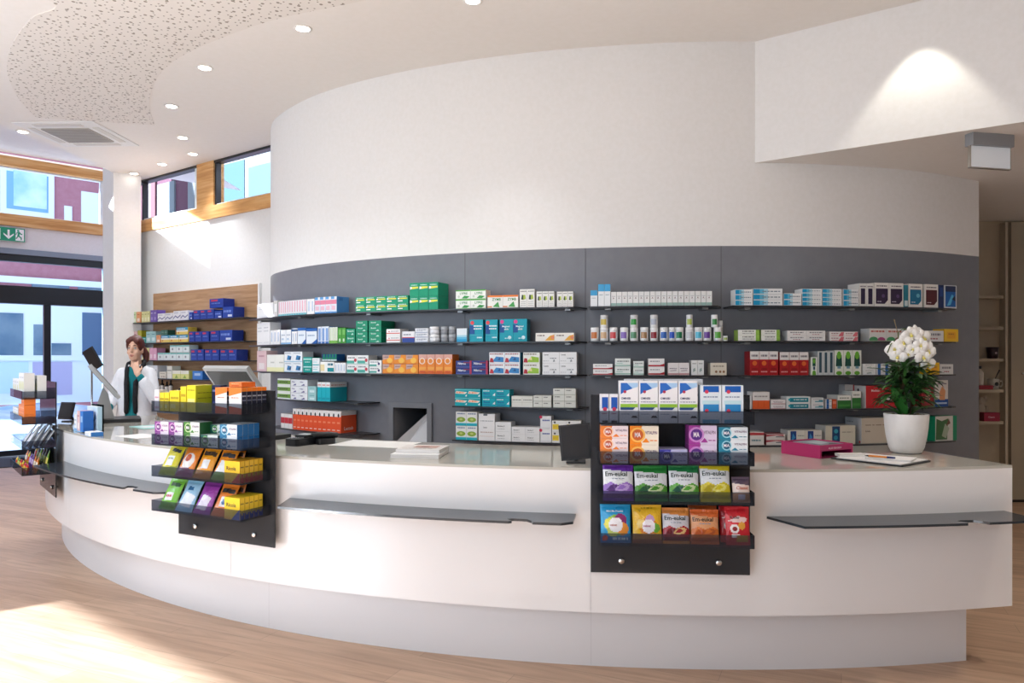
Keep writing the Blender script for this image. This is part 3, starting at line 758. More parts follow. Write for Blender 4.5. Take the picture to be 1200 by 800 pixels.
W_ = 'f3f4f5'; TXT = '5a5d66'
def lines(u0, u1, vs, c=TXT, h=.05): return [('x', u0, v, u1, h, c) for v in vs]
D = {
 'spine_pink': dict(f='f3eef1', s='e9eaf0', it=[('r', .32, .22, .68, .95, 'e7a9ba'), ('r', 0, 0, 1, .13, '79c2cc')]),
 'spine_white': dict(f=W_, s='e5e9f0', it=[('r', .3, .2, .7, .85, 'c3d0e4')]),
 'bluepink': dict(f='e9edf6', s='4e8fd0', t='dfe8f4', it=[('r', 0, .55, 1, .8, 'e58ba4'), ('r', 0, .0, 1, .1, '5b9bd6'), ('r', .0, .85, .6, 1, '6aa5dc'), ('r', .1, .2, .8, .45, 'eac2d0')], si=[('r', .2, .75, .5, .95, '3c78bd')]),
 'bigwhite': dict(f='f6f6f5', s='ebecec', it=[('r', .1, .1, .9, .12, 'd5d8da')]+lines(.15, .8, (.75, .6), 'c9cccf')),
 'greyslim': dict(f='d3d2cf', s='b9b9b7', it=[('r', .2, .3, .8, .8, 'f1f1f0')]),
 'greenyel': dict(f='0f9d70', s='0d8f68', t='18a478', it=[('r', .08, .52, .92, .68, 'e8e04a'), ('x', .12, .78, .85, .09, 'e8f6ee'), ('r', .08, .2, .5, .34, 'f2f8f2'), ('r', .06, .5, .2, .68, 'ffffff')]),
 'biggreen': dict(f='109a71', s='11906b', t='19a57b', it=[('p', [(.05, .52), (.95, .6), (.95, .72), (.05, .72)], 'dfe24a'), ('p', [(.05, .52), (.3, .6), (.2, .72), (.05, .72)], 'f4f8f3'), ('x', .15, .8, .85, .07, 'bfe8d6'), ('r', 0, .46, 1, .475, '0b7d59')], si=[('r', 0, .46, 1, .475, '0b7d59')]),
 'whitegreen': dict(f='f1f4ee', s='e2e6df', t='59b04a', it=[('r', 0, .88, 1, 1, '5db548'), ('t', .28, .52, .24, 'LYPRE', '2f8f4a', .6), ('p', [(.4, .1), (.75, .08), (.95, .3), (.6, .4)], '3da04c'), ('c', .2, .3, .13, 'cfd8cc'), ('r', 0, 0, 1, .05, '8cc67c')]),
 'orangegreen': dict(f='f2f2ec', s='dcdcd6', t='ee8b3c', it=[('r', 0, .86, 1, 1, 'ee8433'), ('t', .3, .58, .2, 'ZYMB', '3b8c4c', .6), ('p', [(.35, .1), (.8, .05), (.7, .5)], '4aa552'), ('r', 0, .05, .3, .15, 'e58a4d')]),
 'whitepic': dict(f='eeeeea', s='c9c8c4', t='e5e4e0', it=[('x', .12, .86, .9, .05, '77787a'), ('p', [(.2, .45), (.5, .42), (.5, .68), (.3, .7)], '37463a'), ('p', [(.5, .42), (.85, .48), (.75, .7), (.5, .68)], 'b5c94e')]+lines(.15, .85, (.3, .2, .1), 'b8b8b8', .03)),
 'bluetop': dict(f='eef2f4', s='d8dfe3', t='3f9fd6', it=[('r', 0, .68, 1, 1, '4aa7db'), ('x', .2, .5, .8, .04, '9fb0ba')]),
 'linebox': dict(f='ecedec', s='d6d8d7', it=[('r', 0, .02, 1, .22, '9fc0b8'), ('t', .3, .5, .12, 'A', '7b5257'), ('x', .2, .66, .8, .05, 'b5b9bb'), ('r', .97, 0, 1, 1, 'c7c9c8')]),
 'bluegrad': dict(f='e9ebec', s='d9dcdd', t='e3e6e7', it=[('r', 0, .08, .22, .92, '1a93c4'), ('r', .22, .08, .36, .92, '5fb3d3'), ('r', .36, .08, .5, .92, 'a9d2e2'), ('x', .3, .4, .92, .18, '7b8b96'), ('r', 0, 0, 1, .05, 'c9d0d3')]),
 'darkpurple': dict(f='eceae4', s='d2d0ca', it=[('p', [(.1, .12), (.7, .12), (.92, .28), (.92, .76), (.1, .76)], '2e1f3f'), ('x', .15, .84, .85, .05, '5b5360'), ('x', .2, .2, .5, .03, 'd8d3df'), ('c', .6, .45, .08, '5a4470')]),
 'spine_dark': dict(f='e3e2de', s='c9c7c3', it=[('r', .2, .1, .8, .78, '2b2140'), ('x', .1, .84, .9, .05, '777079')]),
 'tealbox': dict(f='eceae4', s='d2d0ca', it=[('p', [(.1, .12), (.7, .12), (.92, .28), (.92, .76), (.1, .76)], '176d94'), ('x', .15, .84, .85, .05, '5b5360'), ('c', .68, .5, .09, '62b4cc'), ('x', .2, .2, .5, .03, 'd8e3ea')]),
 'maroonbox': dict(f='eceae4', s='d2d0ca', it=[('p', [(.1, .12), (.7, .12), (.92, .28), (.92, .76), (.1, .76)], '4c1620'), ('x', .15, .84, .85, .05, '5b5360'), ('x', .2, .2, .5, .03, 'e8dadb')]),
 'spine_teal': dict(f='2b7f92', s='266f80', it=[('r', .1, .05, .9, .3, 'cfe0e2')]),
 'spine_navy': dict(f='12295c', s='0e2250', it=[('r', .2, .5, .8, .9, '1c3f86')]),
 'navypic': dict(f='dfe4ea', s='c9ced6', it=[('r', .08, .06, .92, .97, '155fae'), ('r', .08, .72, .92, .97, '0d2350'), ('p', [(.2, .1), (.5, .15), (.75, .55), (.6, .6)], '58b7e0'), ('p', [(.6, .4), (.9, .3), (.85, .55)], '1b2233')]),
 'whiteblue': dict(f='f2f5f8', s='3f7fc8', t='eef2f6', it=[('r', 0, 0, 1, .12, '8fbde4'), ('x', .15, .6, .85, .08, 'a7b6c8'), ('r', .15, .3, .6, .42, 'b9cfe6')]),
 'bluespine': dict(f='eaf0f8', s='5c8fd0', it=[('r', .2, .15, .8, .9, '7ea2d8'), ('r', .1, .0, .9, .12, '3f73bd')]),
 'blueside': dict(f='e9f0f8', s='1d58a8', t='d8e6f4', it=[('r', 0, .82, 1, 1, '2a66b4'), ('p', [(0, 0), (.5, 0), (1, .3), (1, 0)], '2764b4'), ('x', .15, .5, .8, .08, '8fa6c4')]),
 'limespine': dict(f='eef2e6', s='5aa83a', it=[('r', .25, .2, .75, .95, 'cfdcc0'), ('r', 0, 0, 1, .18, '7dbb52')]),
 'greenspine': dict(f='4c9d38', s='3f8a2f', it=[('r', .2, .55, .8, .9, '79bb5e'), ('r', .3, .1, .7, .3, 'd7e9cf')]),
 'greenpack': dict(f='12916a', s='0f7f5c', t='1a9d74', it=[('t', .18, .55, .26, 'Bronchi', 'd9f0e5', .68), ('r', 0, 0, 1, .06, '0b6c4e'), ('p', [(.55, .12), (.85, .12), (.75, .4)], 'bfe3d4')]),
 'whitered': dict(f='f3f2f0', s='dcd9d6', it=[('r', 0, .3, 1, .42, 'd9534a'), ('c', .2, .62, .1, 'df6158'), ('x', .35, .62, .9, .09, '8a8d94')]),
 'whitenavyred': dict(f='f0f0f2', s='d9dbe0', it=[('r', 0, 0, 1, .4, '27479a'), ('r', 0, .4, 1, .47, 'cf3f4a'), ('x', .1, .65, .7, .12, '9096a4')]),
 'whitegrey': dict(f='eceef2', s='d5d9df', it=[('x', .12, .6, .9, .16, '7c8698'), ('r', 0, .0, 1, .2, 'b9c2d4'), ('x', .12, .35, .6, .1, 'a9b2c2')]),
 'bluefade': dict(f='e7f1f6', s='d5e2e9', it=[('r', 0, 0, 1, .2, '1f9fd2'), ('r', 0, .2, 1, .36, '62bade'), ('r', 0, .36, 1, .5, 'aad8ea')]),
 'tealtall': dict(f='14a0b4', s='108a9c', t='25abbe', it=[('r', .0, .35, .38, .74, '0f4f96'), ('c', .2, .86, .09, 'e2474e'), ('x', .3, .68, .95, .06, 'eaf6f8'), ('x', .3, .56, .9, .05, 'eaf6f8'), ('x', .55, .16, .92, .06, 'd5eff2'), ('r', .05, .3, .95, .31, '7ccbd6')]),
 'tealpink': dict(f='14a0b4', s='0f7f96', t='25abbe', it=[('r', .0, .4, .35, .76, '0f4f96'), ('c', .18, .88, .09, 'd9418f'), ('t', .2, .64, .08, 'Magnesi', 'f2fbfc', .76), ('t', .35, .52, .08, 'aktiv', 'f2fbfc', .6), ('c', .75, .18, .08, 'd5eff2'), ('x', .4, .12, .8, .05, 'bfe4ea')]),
 'lowyellow': dict(f='f3f1ea', s='e2ddcf', it=[('p', [(.5, .1), (.98, .1), (.98, .8), (.75, .65)], 'efb23c'), ('x', .1, .62, .5, .14, '8b7f76'), ('c', .9, .45, .2, 'e98d63')]),
 'whitelime': dict(f='eaece6', s='8fae4c', it=[('r', .82, 0, 1, 1, '8db84a'), ('x', .2, .62, .75, .2, '8a8c88'), ('x', .2, .25, .75, .16, 'a6a8a2')]),
 'whiteplain': dict(f='e6e6e5', s='bfc0c4', it=[('x', .15, .55, .85, .2, '8b8b92'), ('x', .3, .2, .7, .12, 'b07078')]),
 'whitepink': dict(f='e9e6e5', s='c9c3c3', it=[('p', [(.6, 0), (.95, 0), (1, .9), (.8, .9)], 'd5707c'), ('x', .1, .5, .65, .2, 'b0838a'), ('r', .1, .1, .55, .22, 'dfa3a8')]),
 'greyred': dict(f='dededb', s='c5c6c4', it=[('x', .1, .7, .9, .14, 'c07068'), ('c', .25, .1, .25, '4b9a62', 1.6), ('c', .7, .1, .22, 'a8487c', 1.6), ('r', 0, 0, 1, .06, '9fb49a')]),
 'yellowbox': dict(f='f0c21c', s='d9ac14', it=[('r', .2, .25, .8, .75, 'e8a818'), ('x', .3, .55, .7, .1, 'b57a12')]),
 'paleyellow': dict(f='f5f5ec', s='e9e9df', it=[('r', 0, 0, 1, .25, 'f2f0b8'), ('x', .5, .5, .95, .08, 'c5c6bd')]),
 'eyepic': dict(f='eff3f6', s='dde4ea', it=[('p', [(.3, .2), (.75, .15), (.85, .55), (.4, .65)], '3d7fb4'), ('p', [(.55, .3), (.8, .25), (.75, .5)], '22344d'), ('r', 0, 0, 1, .08, 'a9cfe6'), ('x', .1, .8, .8, .08, 'aab4be')]),
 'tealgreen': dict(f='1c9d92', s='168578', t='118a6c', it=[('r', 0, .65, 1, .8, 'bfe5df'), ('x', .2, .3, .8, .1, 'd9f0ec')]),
 'whiteteal': dict(f='eef3f4', s='dbe3e5', it=[('r', .05, 0, .95, .14, '58bcc4'), ('r', .1, .4, .7, .5, '9fd4d8'), ('x', .15, .7, .8, .07, '9fb0b6')]),
 'yellowteal': dict(f='f4f4f0', s='e3e5e3', it=[('r', 0, .15, .3, .75, 'ead9a8'), ('r', .52, .1, .98, .45, '1f8f98'), ('x', .55, .65, .95, .2, '2c6f86')]),
 'darkgreenblue': dict(f='1b7f63', s='134f8c', t='129068', it=[('r', 0, .5, .4, 1, '173f7f'), ('r', 0, .0, 1, .2, 'd5e6ea')]),
 'tealred': dict(f='f1f2f1', s='dadddd', it=[('r', .0, .08, .72, .4, '57b0a2'), ('c', .82, .45, .2, 'c8434f'), ('x', .1, .65, .8, .14, '888c92'), ('r', 0, 0, 1, .05, '9bcfc6')]),
 'tealnavy': dict(f='f1f2f1', s='dadddd', it=[('r', .0, .08, .6, .35, '57b0a2'), ('c', .78, .45, .2, '473f72'), ('x', .1, .65, .8, .14, '888c92')]),
 'orangepic': dict(f='ee9326', s='de8a2a', t='d8b8ae', it=[('p', [(0, .45), (.5, .6), (.6, 1), (0, 1)], 'c9a79c'), ('c', .62, .4, .3, 'f6c04a', 1.2), ('x', .08, .72, .5, .1, '7f6a70'), ('r', 0, 0, 1, .08, 'd8761c')]),
 'orangering': dict(f='ee8a2c', s='e27a1e', t='e7b6a6', it=[('r', 0, .75, 1, 1, 'dfa99a'), ('c', .45, .66, .17, 'f6e3d4'), ('c', .45, .66, .12, 'ea8f38'), ('r', .1, .2, .9, .36, 'f5a94a'), ('r', 0, 0, 1, .12, 'd9641a'), ('x', .2, .08, .85, .06, 'c9452a')]),
 'navyred': dict(f='2a3880', s='8f2b4c', it=[('t', .14, .42, .34, 'Nitron', 'f3f4f8', .68), ('r', .88, 0, 1, 1, 'b43356'), ('r', 0, .0, .88, .14, '4a5aa4'), ('r', .5, .6, .86, .8, '7a2450')]),
 'bluepic': dict(f='eef1f4', s='3f8fb4', it=[('p', [(.2, .15), (.95, .1), (.95, .55), (.45, .62)], '3b86c4'), ('p', [(.02, .1), (.3, .08), (.24, .45), (.08, .5)], 'b7303e'), ('x', .05, .8, .9, .1, 'a55a66'), ('p', [(.55, .3), (.75, .3), (.7, .55)], '1e4f8f')]),
 'limepic': dict(f='eef1ea', s='cfd4c8', it=[('p', [(.2, .12), (.95, .1), (.95, .55), (.5, .65)], '9ac53c'), ('p', [(.02, .1), (.28, .08), (.24, .45), (.08, .5)], 'b7303e'), ('p', [(.3, .35), (.55, .3), (.5, .6)], 'efe9a0'), ('x', .05, .8, .8, .1, '8a7a72')]),
 'lasea': dict(f='eef0f1', s='d5d8da', it=[('t', .1, .72, .13, 'Lasea', '3a3d42', .62), ('x', .45, .42, .85, .07, '70757c'), ('p', [(.62, .14), (.74, .16), (.72, .36), (.66, .34)], '8f959b'), ('x', .05, .2, .4, .04, 'b4b8bc')]),
 'redstripe': dict(f='f1f0ef', s='d9d6d5', it=[('r', 0, .04, 1, .22, 'b3202f'), ('p', [(.7, .2), (1, .2), (1, .38), (.9, .32)], 'b3202f'), ('x', .1, .6, .7, .12, '9a9ea4')]),
 'mint': dict(f='e9efec', s='d3dad7', it=[('r', 0, .08, 1, .2, '8fbfae'), ('x', .15, .6, .9, .12, '808a88'), ('r', .1, .35, .5, .45, 'b5d4c8')]),
 'palepink': dict(f='e9e5e4', s='cfcaca', it=[('r', 0, .02, 1, .16, 'c9979b'), ('x', .15, .5, .85, .08, '88808a'), ('p', [(.2, .3), (.8, .35), (.8, .45), (.2, .38)], 'c0b5ba')]),
 'plainslim': dict(f='e4e7e6', s='c8cccb', it=[('x', .2, .75, .8, .06, '8b9190'), ('p', [(.3, .2), (.7, .3), (.6, .5), (.3, .4)], '9db0ac')]),
 'cream': dict(f='dcd6c6', s='bdb7a8', it=[('x', .15, .68, .85, .1, '9a917f'), ('c', .35, .28, .1, '8f6a4a'), ('c', .6, .28, .1, '8f6a4a'), ('c', .82, .28, .1, '8f6a4a')]),
 'redwhite': dict(f='a81a20', s='8f1419', t='dcdad8', it=[('r', 0, .66, 1, 1, 'e6e2e0'), ('c', .5, .5, .1, 'd8682c'), ('x', .15, .78, .85, .08, '6f6a70'), ('x', .15, .12, .85, .05, 'd9a0a0'), ('r', .2, .22, .8, .3, '8c1418')]),
 'greenbottle': dict(f='e6eae2', s='c8ccc4', it=[('r', .25, .5, .75, .95, '0c4d40'), ('c', .5, .78, .13, '6fb43c', .6), ('p', [(.2, 0), (.8, 0), (.75, .2), (.5, .28), (.25, .2)], '6fae3a'), ('r', .35, .3, .65, .48, '174c66')]),
 'greenblack': dict(f='dfe4da', s='b9beb4', it=[('p', [(.14, .35), (.86, .35), (.8, .8), (.2, .8)], '11443a'), ('c', .5, .8, .16, '6cb236', .62), ('c', .5, .08, .08, '5fa030', 1.6), ('r', .3, .26, .7, .36, '6f9aa8')]),
 'greyspine': dict(f='c9cfd0', s='aab0b2', it=[('r', .25, .1, .75, .95, '2e4a58')]),
 'whiteblueband': dict(f='dfe1e2', s='c3c5c8', it=[('r', .15, 0, .55, 1, '2d66ac'), ('x', .6, .5, .95, .15, '93989e')]),
 'whitepurple': dict(f='eef0f2', s='d8dade', it=[('t', .15, .55, .22, 'Pulmo', '4a3f86', .7), ('p', [(.25, .1), (.7, .15), (.6, .4)], '5b5590'), ('r', 0, 0, 1, .05, 'b8bcc6')]),
 'limetop': dict(f='ecefe9', s='d4d8d0', it=[('r', 0, .2, 1, .75, '6f9a36'), ('x', .15, .4, .8, .16, '33401f')]),
 'aqua': dict(f='26b3c2', s='1fa5b5', t='e6eaeb', it=[('r', 0, .74, 1, 1, 'eceeee'), ('x', .12, .82, .9, .06, 'd8756c'), ('r', .1, .1, .9, .2, '1c9cae')], si=[('r', 0, .74, 1, 1, 'e8eaea'), ('x', .05, .82, .9, .06, 'd0a09a')]),
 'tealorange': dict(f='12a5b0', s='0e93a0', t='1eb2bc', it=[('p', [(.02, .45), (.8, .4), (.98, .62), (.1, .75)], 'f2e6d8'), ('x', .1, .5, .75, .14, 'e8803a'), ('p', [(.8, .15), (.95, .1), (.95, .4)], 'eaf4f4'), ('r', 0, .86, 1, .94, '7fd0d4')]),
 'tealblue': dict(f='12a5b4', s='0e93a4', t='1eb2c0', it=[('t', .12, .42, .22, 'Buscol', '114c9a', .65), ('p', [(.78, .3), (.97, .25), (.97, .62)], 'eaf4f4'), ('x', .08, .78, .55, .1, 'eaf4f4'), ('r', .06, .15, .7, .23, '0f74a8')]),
 'creamlow': dict(f='e6e6dc', s='d2d2c8', it=[('x', .1, .6, .9, .1, '8f8f86'), ('r', 0, .42, 1, .45, 'c6c6ba')]),
 'creampair': dict(f='dfe0d8', s='c9cac2', it=[('x', .15, .62, .6, .16, '7c7d76'), ('r', 0, .0, 1, .1, 'b9c0b0')]),
 'leafbox': dict(f='eff1ee', s='d8dad6', it=[('c', .5, .44, .18, '8fae3e', 1.9), ('c', .5, .46, .08, 'c2cf7a', 1.6), ('r', 0, 0, 1, .17, '2ab0c2'), ('x', .15, .82, .9, .08, '7286a8'), ('r', 0, .17, 1, .21, '9adbe2')]),
 'whitetall': dict(f='f2f2f2', s='e0e0e2', it=[('r', .3, .93, .55, 1, '6f7278'), ('x', .12, .72, .9, .03, 'a9acb0'), ('t', .3, .47, .05, 'Lasea', '55585c', .4), ('x', .12, .3, .9, .03, 'c0a9a0'), ('r', .05, .16, .95, .17, 'd9b9a0')]),
 'whitetext': dict(f='f0f1f1', s='dcdddf', it=[('t', .15, .5, .16, 'Bonina 3', '44474c', .7), ('x', .15, .25, .6, .06, 'b5b8ba')]),
 'whitedot': dict(f='f2f3f4', s='dfe0e2', it=[('c', .04, .92, .12, 'cf3458'), ('x', .2, .62, .85, .1, '5a6cae'), ('r', .05, .1, .9, .13, 'd9dbe0')]),
 'whiteyel': dict(f='f0f0ec', s='dcdcd6', it=[('r', .04, .2, .48, .68, 'f0d43a'), ('c', .2, .84, .09, '2b2b2b'), ('x', .55, .5, .95, .05, 'b9b9b2'), ('x', .1, .4, .4, .06, 'd9a928')]),
 'orangeslim': dict(f='e8552a', s='e5572a', t='f0ecea', it=[('r', 0, .74, 1, 1, 'efece9'), ('c', .5, .8, .09, '33363c', .6), ('r', .2, .42, .8, .5, 'f08a62'), ('r', .2, .1, .8, .14, 'f6d9cc')],
      si=[('r', 0, .8, 1, 1, 'efece9'), ('t', .2, .12, .16, 'Lactob', 'f8e6de', .6)]),
 'redlow': dict(f='ece9e8', s='d6d2d2', it=[('r', 0, .35, 1, .75, 'c3303e')]),
 'whiteredpair': dict(f='e4e3e0', s='c9c8c6', it=[('r', 0, .75, 1, .95, 'b8434a'), ('x', .2, .3, .8, .12, '6f9aa6')]),
 'pinktop': dict(f='e2dedb', s='8c3a40', it=[('p', [(0, .5), (.5, .75), (.9, .6), (.9, .9), (0, .9)], 'b54a56'), ('r', .5, .4, .95, .55, '34384a')]),
 'bluewin': dict(f='dcdbd3', s='c2c2bc', it=[('r', .16, .05, .5, .95, '173f86'), ('p', [(.2, .2), (.45, .5), (.3, .8)], '3f8fcc'), ('x', .58, .6, .95, .06, '8f8f8a')]),
 'bluewide': dict(f='cfcdbc', s='c0c0ba', it=[('r', .22, .08, .48, .96, '14406f'), ('c', .35, .7, .12, '3fa0b8'), ('c', .34, .35, .12, '2f8aa8'), ('x', .55, .62, .9, .05, '9c9a8c')]),
 'bigdevice': dict(f='c8bfae', s='b7babc', t='c9c8c4', it=[('x', .1, .7, .9, .04, '96897a'), ('t', .1, .45, .07, 'Inhala', '5f574e', .6), ('r', .82, .02, 1, .2, '2d4f86')], si=[('p', [(.45, .4), (.6, .4), (.55, .62)], '4f565e'), ('x', .1, .8, .5, .04, '7d8388'), ('c', .9, .06, .05, 'c24b3c')]),
 'reddevice': dict(f='b81c22', s='cfcdcb', t='a8181d', it=[('p', [(.3, .2), (.85, .25), (.75, .65), (.35, .6)], '7c1115'), ('t', .15, .74, .1, 'Medisan', 'f0dcdc', .6), ('p', [(.42, .3), (.72, .32), (.68, .56), (.45, .52)], 'd9d2ce')], si=[('c', .5, .8, .07, '3a3b3e'), ('c', .5, .5, .07, '3a3b3e'), ('c', .5, .25, .07, '3a3b3e')]),
 'redside': dict(f='cfcbca', s='b9b5b5', it=[('r', .86, 0, 1, 1, 'a8343a'), ('x', .2, .7, .8, .05, '6f6b6b')]),
 'footpic': dict(f='dcd8d2', s='8e8a84', it=[('r', 0, 0, 1, .28, '1f4f9a'), ('p', [(.35, .25), (.75, .25), (.8, .6), (.55, .78), (.35, .55)], 'd99a6a'), ('x', .2, .84, .9, .05, '8a7f90'), ('r', .05, .1, .9, .16, 'b9cfea')]),
 'redpic': dict(f='8f1f24', s='6f181c', it=[('c', .5, .45, .16, 'd9a89a'), ('r', .2, .75, .8, .85, 'd8c0bc')]),
 'greenpic': dict(f='d8d8d0', s='1f8f66', it=[('p', [(.02, .05), (.55, .05), (.6, .9), (.3, .8), (.05, .9)], '3f6b3c'), ('p', [(.3, .2), (.5, .1), (.65, .5), (.45, .7)], 'a9b8a0'), ('r', .82, 0, 1, 1, '1f8f66'), ('p', [(.5, .6), (.7, .7), (.62, .9)], '6b4a3a')]),
 'orangeprint': dict(f='e0602a', s='d6d2ce', t='dddad6', it=[('r', 0, .5, 1, 1, 'e3e0dc'), ('x', .1, .7, .9, .08, '9f9a96'), ('r', .33, .1, .35, .45, 'c24a1a'), ('r', .66, .1, .68, .45, 'c24a1a')]),
 'tealline': dict(f='dfe4e5', s='c9ced0', it=[('r', .14, .1, .92, .8, '1c8496'), ('x', .3, .4, .85, .16, 'cfe6ea'), ('c', .12, .5, .2, '3fb0bc')]),
 'whitetealend': dict(f='e0e3e4', s='c9cdcf', it=[('r', .3, .2, .95, .4, '5aa3b0'), ('x', .15, .65, .85, .12, '9aa3a6'), ('r', .6, .4, .95, .55, '2d7f9a')]),
 'greenhalf': dict(f='2c6f2e', s='c7c9c4', t='d6d8d2', it=[('r', 0, .62, 1, 1, 'e2e4de'), ('x', .15, .74, .85, .1, '8c928a'), ('r', .1, .15, .9, .3, '3f8a3a')]),
 'orangeslip': dict(f='c9542a', s='a84422', it=[('r', .1, .5, .9, .8, 'e0876a')]),
 # left oak unit
 'pastelpink': dict(f='e8c8c8', s='d8b8ba', it=[('r', .2, .1, .8, .4, 'f3e6e2'), ('x', .2, .7, .8, .08, 'c28a92')]),
 'pastelgreen': dict(f='c9dcae', s='b5cc98', it=[('r', .2, .1, .8, .4, 'eef2e2'), ('x', .2, .7, .8, .08, '86a060')]),
 'pastelorange': dict(f='e6a06c', s='d88f5c', it=[('r', .2, .1, .8, .4, 'f4ddcc'), ('x', .2, .7, .8, .08, 'b5652f')]),
 'pastelyellow': dict(f='dfdc9a', s='cfca80', it=[('r', .15, .1, .85, .45, 'f0edc4'), ('x', .2, .7, .8, .08, '9f9a4c')]),
 'purplebox': dict(f='7a62b4', s='6a52a4', it=[('r', .2, .15, .8, .4, 'a593d0'), ('x', .2, .7, .8, .08, 'd5cbe8')]),
 'whitewave': dict(f='eeeef1', s='dcdce2', it=[('p', [(0, .3), (.3, .55), (.6, .35), (1, .6), (1, .48), (.6, .22), (.3, .42), (0, .16)], '6a6f9c'), ('x', .1, .75, .7, .1, 'b4b6c6')]),
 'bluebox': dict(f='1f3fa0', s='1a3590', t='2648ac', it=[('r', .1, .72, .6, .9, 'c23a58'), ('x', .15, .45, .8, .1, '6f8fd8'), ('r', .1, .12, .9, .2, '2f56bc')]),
 'bluelow': dict(f='2447a8', s='1a3590', t='2648ac', it=[('x', .1, .5, .8, .2, '7f9ae0'), ('r', .5, .1, .9, .3, 'dfe6f4')]),
 'tealpale': dict(f='a5cfd0', s='8fbcbe', it=[('r', .2, .15, .8, .45, 'd9ecec'), ('x', .2, .7, .8, .08, '5f9a9c')]),
 'olive': dict(f='b5b032', s='9f9a28', it=[('r', .2, .2, .8, .5, 'dcd67a')]),
 'darkgreenbox': dict(f='3d6b5a', s='325a4b', it=[('x', .15, .5, .85, .1, '8fb5a5')]),
 'bandbox': dict(f='efd36a', s='d9bc4c', t='3f9cc0', it=[('r', 0, .6, 1, 1, '3f9cc0'), ('r', 0, .38, 1, .6, 'f2efe2'), ('x', .1, .7, .8, .14, 'eaf4f8'), ('c', .2, .25, .14, 'd9783a')]),
 'paleblue': dict(f='b9c4e4', s='a5b2d8', it=[('r', .2, .15, .8, .5, 'd9dff0')]),
 'pinkspines': dict(f='dfa8c4', s='c990b0', it=[('r', .2, .15, .8, .5, 'f0d5e2')]),
 'whiteaqua': dict(f='e6f0f0', s='cfe0e0', t='7fc0bc', it=[('r', 0, .78, 1, 1, '8ac8c4'), ('r', .3, .3, .55, .6, 'a0a8ac')]),
 'whitegroup': dict(f='dfe3e8', s='c5cad2', it=[('r', 0, 0, 1, .3, 'b8cfae'), ('x', .15, .6, .85, .06, 'a8b0b8')]),
 'yellowgreen': dict(f='dfe08a', s='c5c870', t='f0f0e6', it=[('r', 0, .6, 1, 1, 'eeeedf'), ('p', [(.3, .1), (.7, .1), (.5, .5)], '8fb44c')]),
 'skyblue': dict(f='3f7fd0', s='2f6cc0', it=[('r', .2, .45, .8, .75, 'a9c9ee')]),
 # stands
 'smallblue': dict(f='e8ebf2', s='d3d8e4', it=[('r', .2, .5, .92, .9, '1d55b0'), ('c', .55, .48, .07, 'c2395a'), ('x', .2, .3, .8, .05, 'c08a9a'), ('r', .2, .0, .9, .08, '20242c')]),
 'talllime': dict(f='eef0f4', s='d5d9e2', t='e8eaee', it=[('p', [(.08, .68), (.08, .95), (.98, .95), (.98, .88), (.6, .8), (.35, .76)], '2f6cc4'), ('p', [(.4, .95), (.98, .95), (.98, .86), (.7, .82)], 'a8cdf0'), ('c', .3, .74, .035, 'b83a5a'), ('t', .1, .56, .05, 'OMNIBI', '2a3a6a', .5), ('x', .1, .49, .9, .02, '8a92a8'), ('r', .06, .37, .98, .45, '8fbe3c'), ('p', [(.06, .31), (.72, .31), (.85, .37), (.06, .37)], '21487c'), ('p', [(.62, .12), (.98, .12), (.9, .17), (.7, .17)], '10131c'), ('x', .1, .2, .6, .02, 'a0a6b4')]),
 'lightblue': dict(f='dfeaf2', s='b9cbda', it=[('r', .14, .82, .88, .98, '2060b8'), ('c', .3, .83, .05, 'd0405c'), ('x', .15, .68, .85, .03, '7a8cab'), ('r', .1, .5, .9, .6, 'bfe0ea'), ('r', .14, .3, .88, .5, '2f86c4'), ('c', .3, .33, .05, 'd0405c'), ('r', .1, .0, .9, .1, '6fb4d8')]),
}
def emblem(base, wash, ring, dark, side):
    return dict(f=wash, s=side, t=wash, it=[('p', [(0, 0), (.42, 0), (.32, .5), (.42, 1), (0, 1)], base), ('c', .27, .52, .40, ring), ('c', .27, .52, .30, dark), ('t', .165, .40, .26, 'MA', 'f4eef4', .21),
        ('t', .53, .56, .17, 'VITALPIN', '7d6a86', .42), ('p', [(.42, .12), (.68, .12), (.56, .36)], base), ('x', .7, .2, .95, .05, base)])
D['orangewhite'] = emblem('f0893a', 'f3e6ea', 'f8d2b0', 'c25a3c', 'dd7a34'); D['orangeyellow'] = emblem('ef8a1e', 'f2ead8', 'f8c060', 'c8622c', 'd97a1c')
D['indigo'] = emblem('3f3fa0', 'c8c8ea', '7a78d0', '2d2a78', '35358c'); D['violet'] = emblem('a03a9a', 'dcd0ea', 'c88ad0', '5a2f86', '7f2f7c'); D['tealemb'] = emblem('2a86a4', 'e2ecf2', 'a0d8e8', '1d5f80', '1f6f8c')
D['purplewhite'] = emblem('8a3f96', 'ece4ef', 'd8a8d8', '6a2f80', '6a2f80'); D['greenwhite'] = emblem('4f8a3a', 'e8ece8', 'b8d49a', '3a6a34', '2f6a3a')
D['darkgreenemb'] = emblem('1c5f50', 'dfe8e4', '9acb8a', '2a5a44', '1a5044'); D['bluewhite'] = emblem('2a78a4', 'e8eef2', '9acbe0', '1f5f86', '2f76b8')
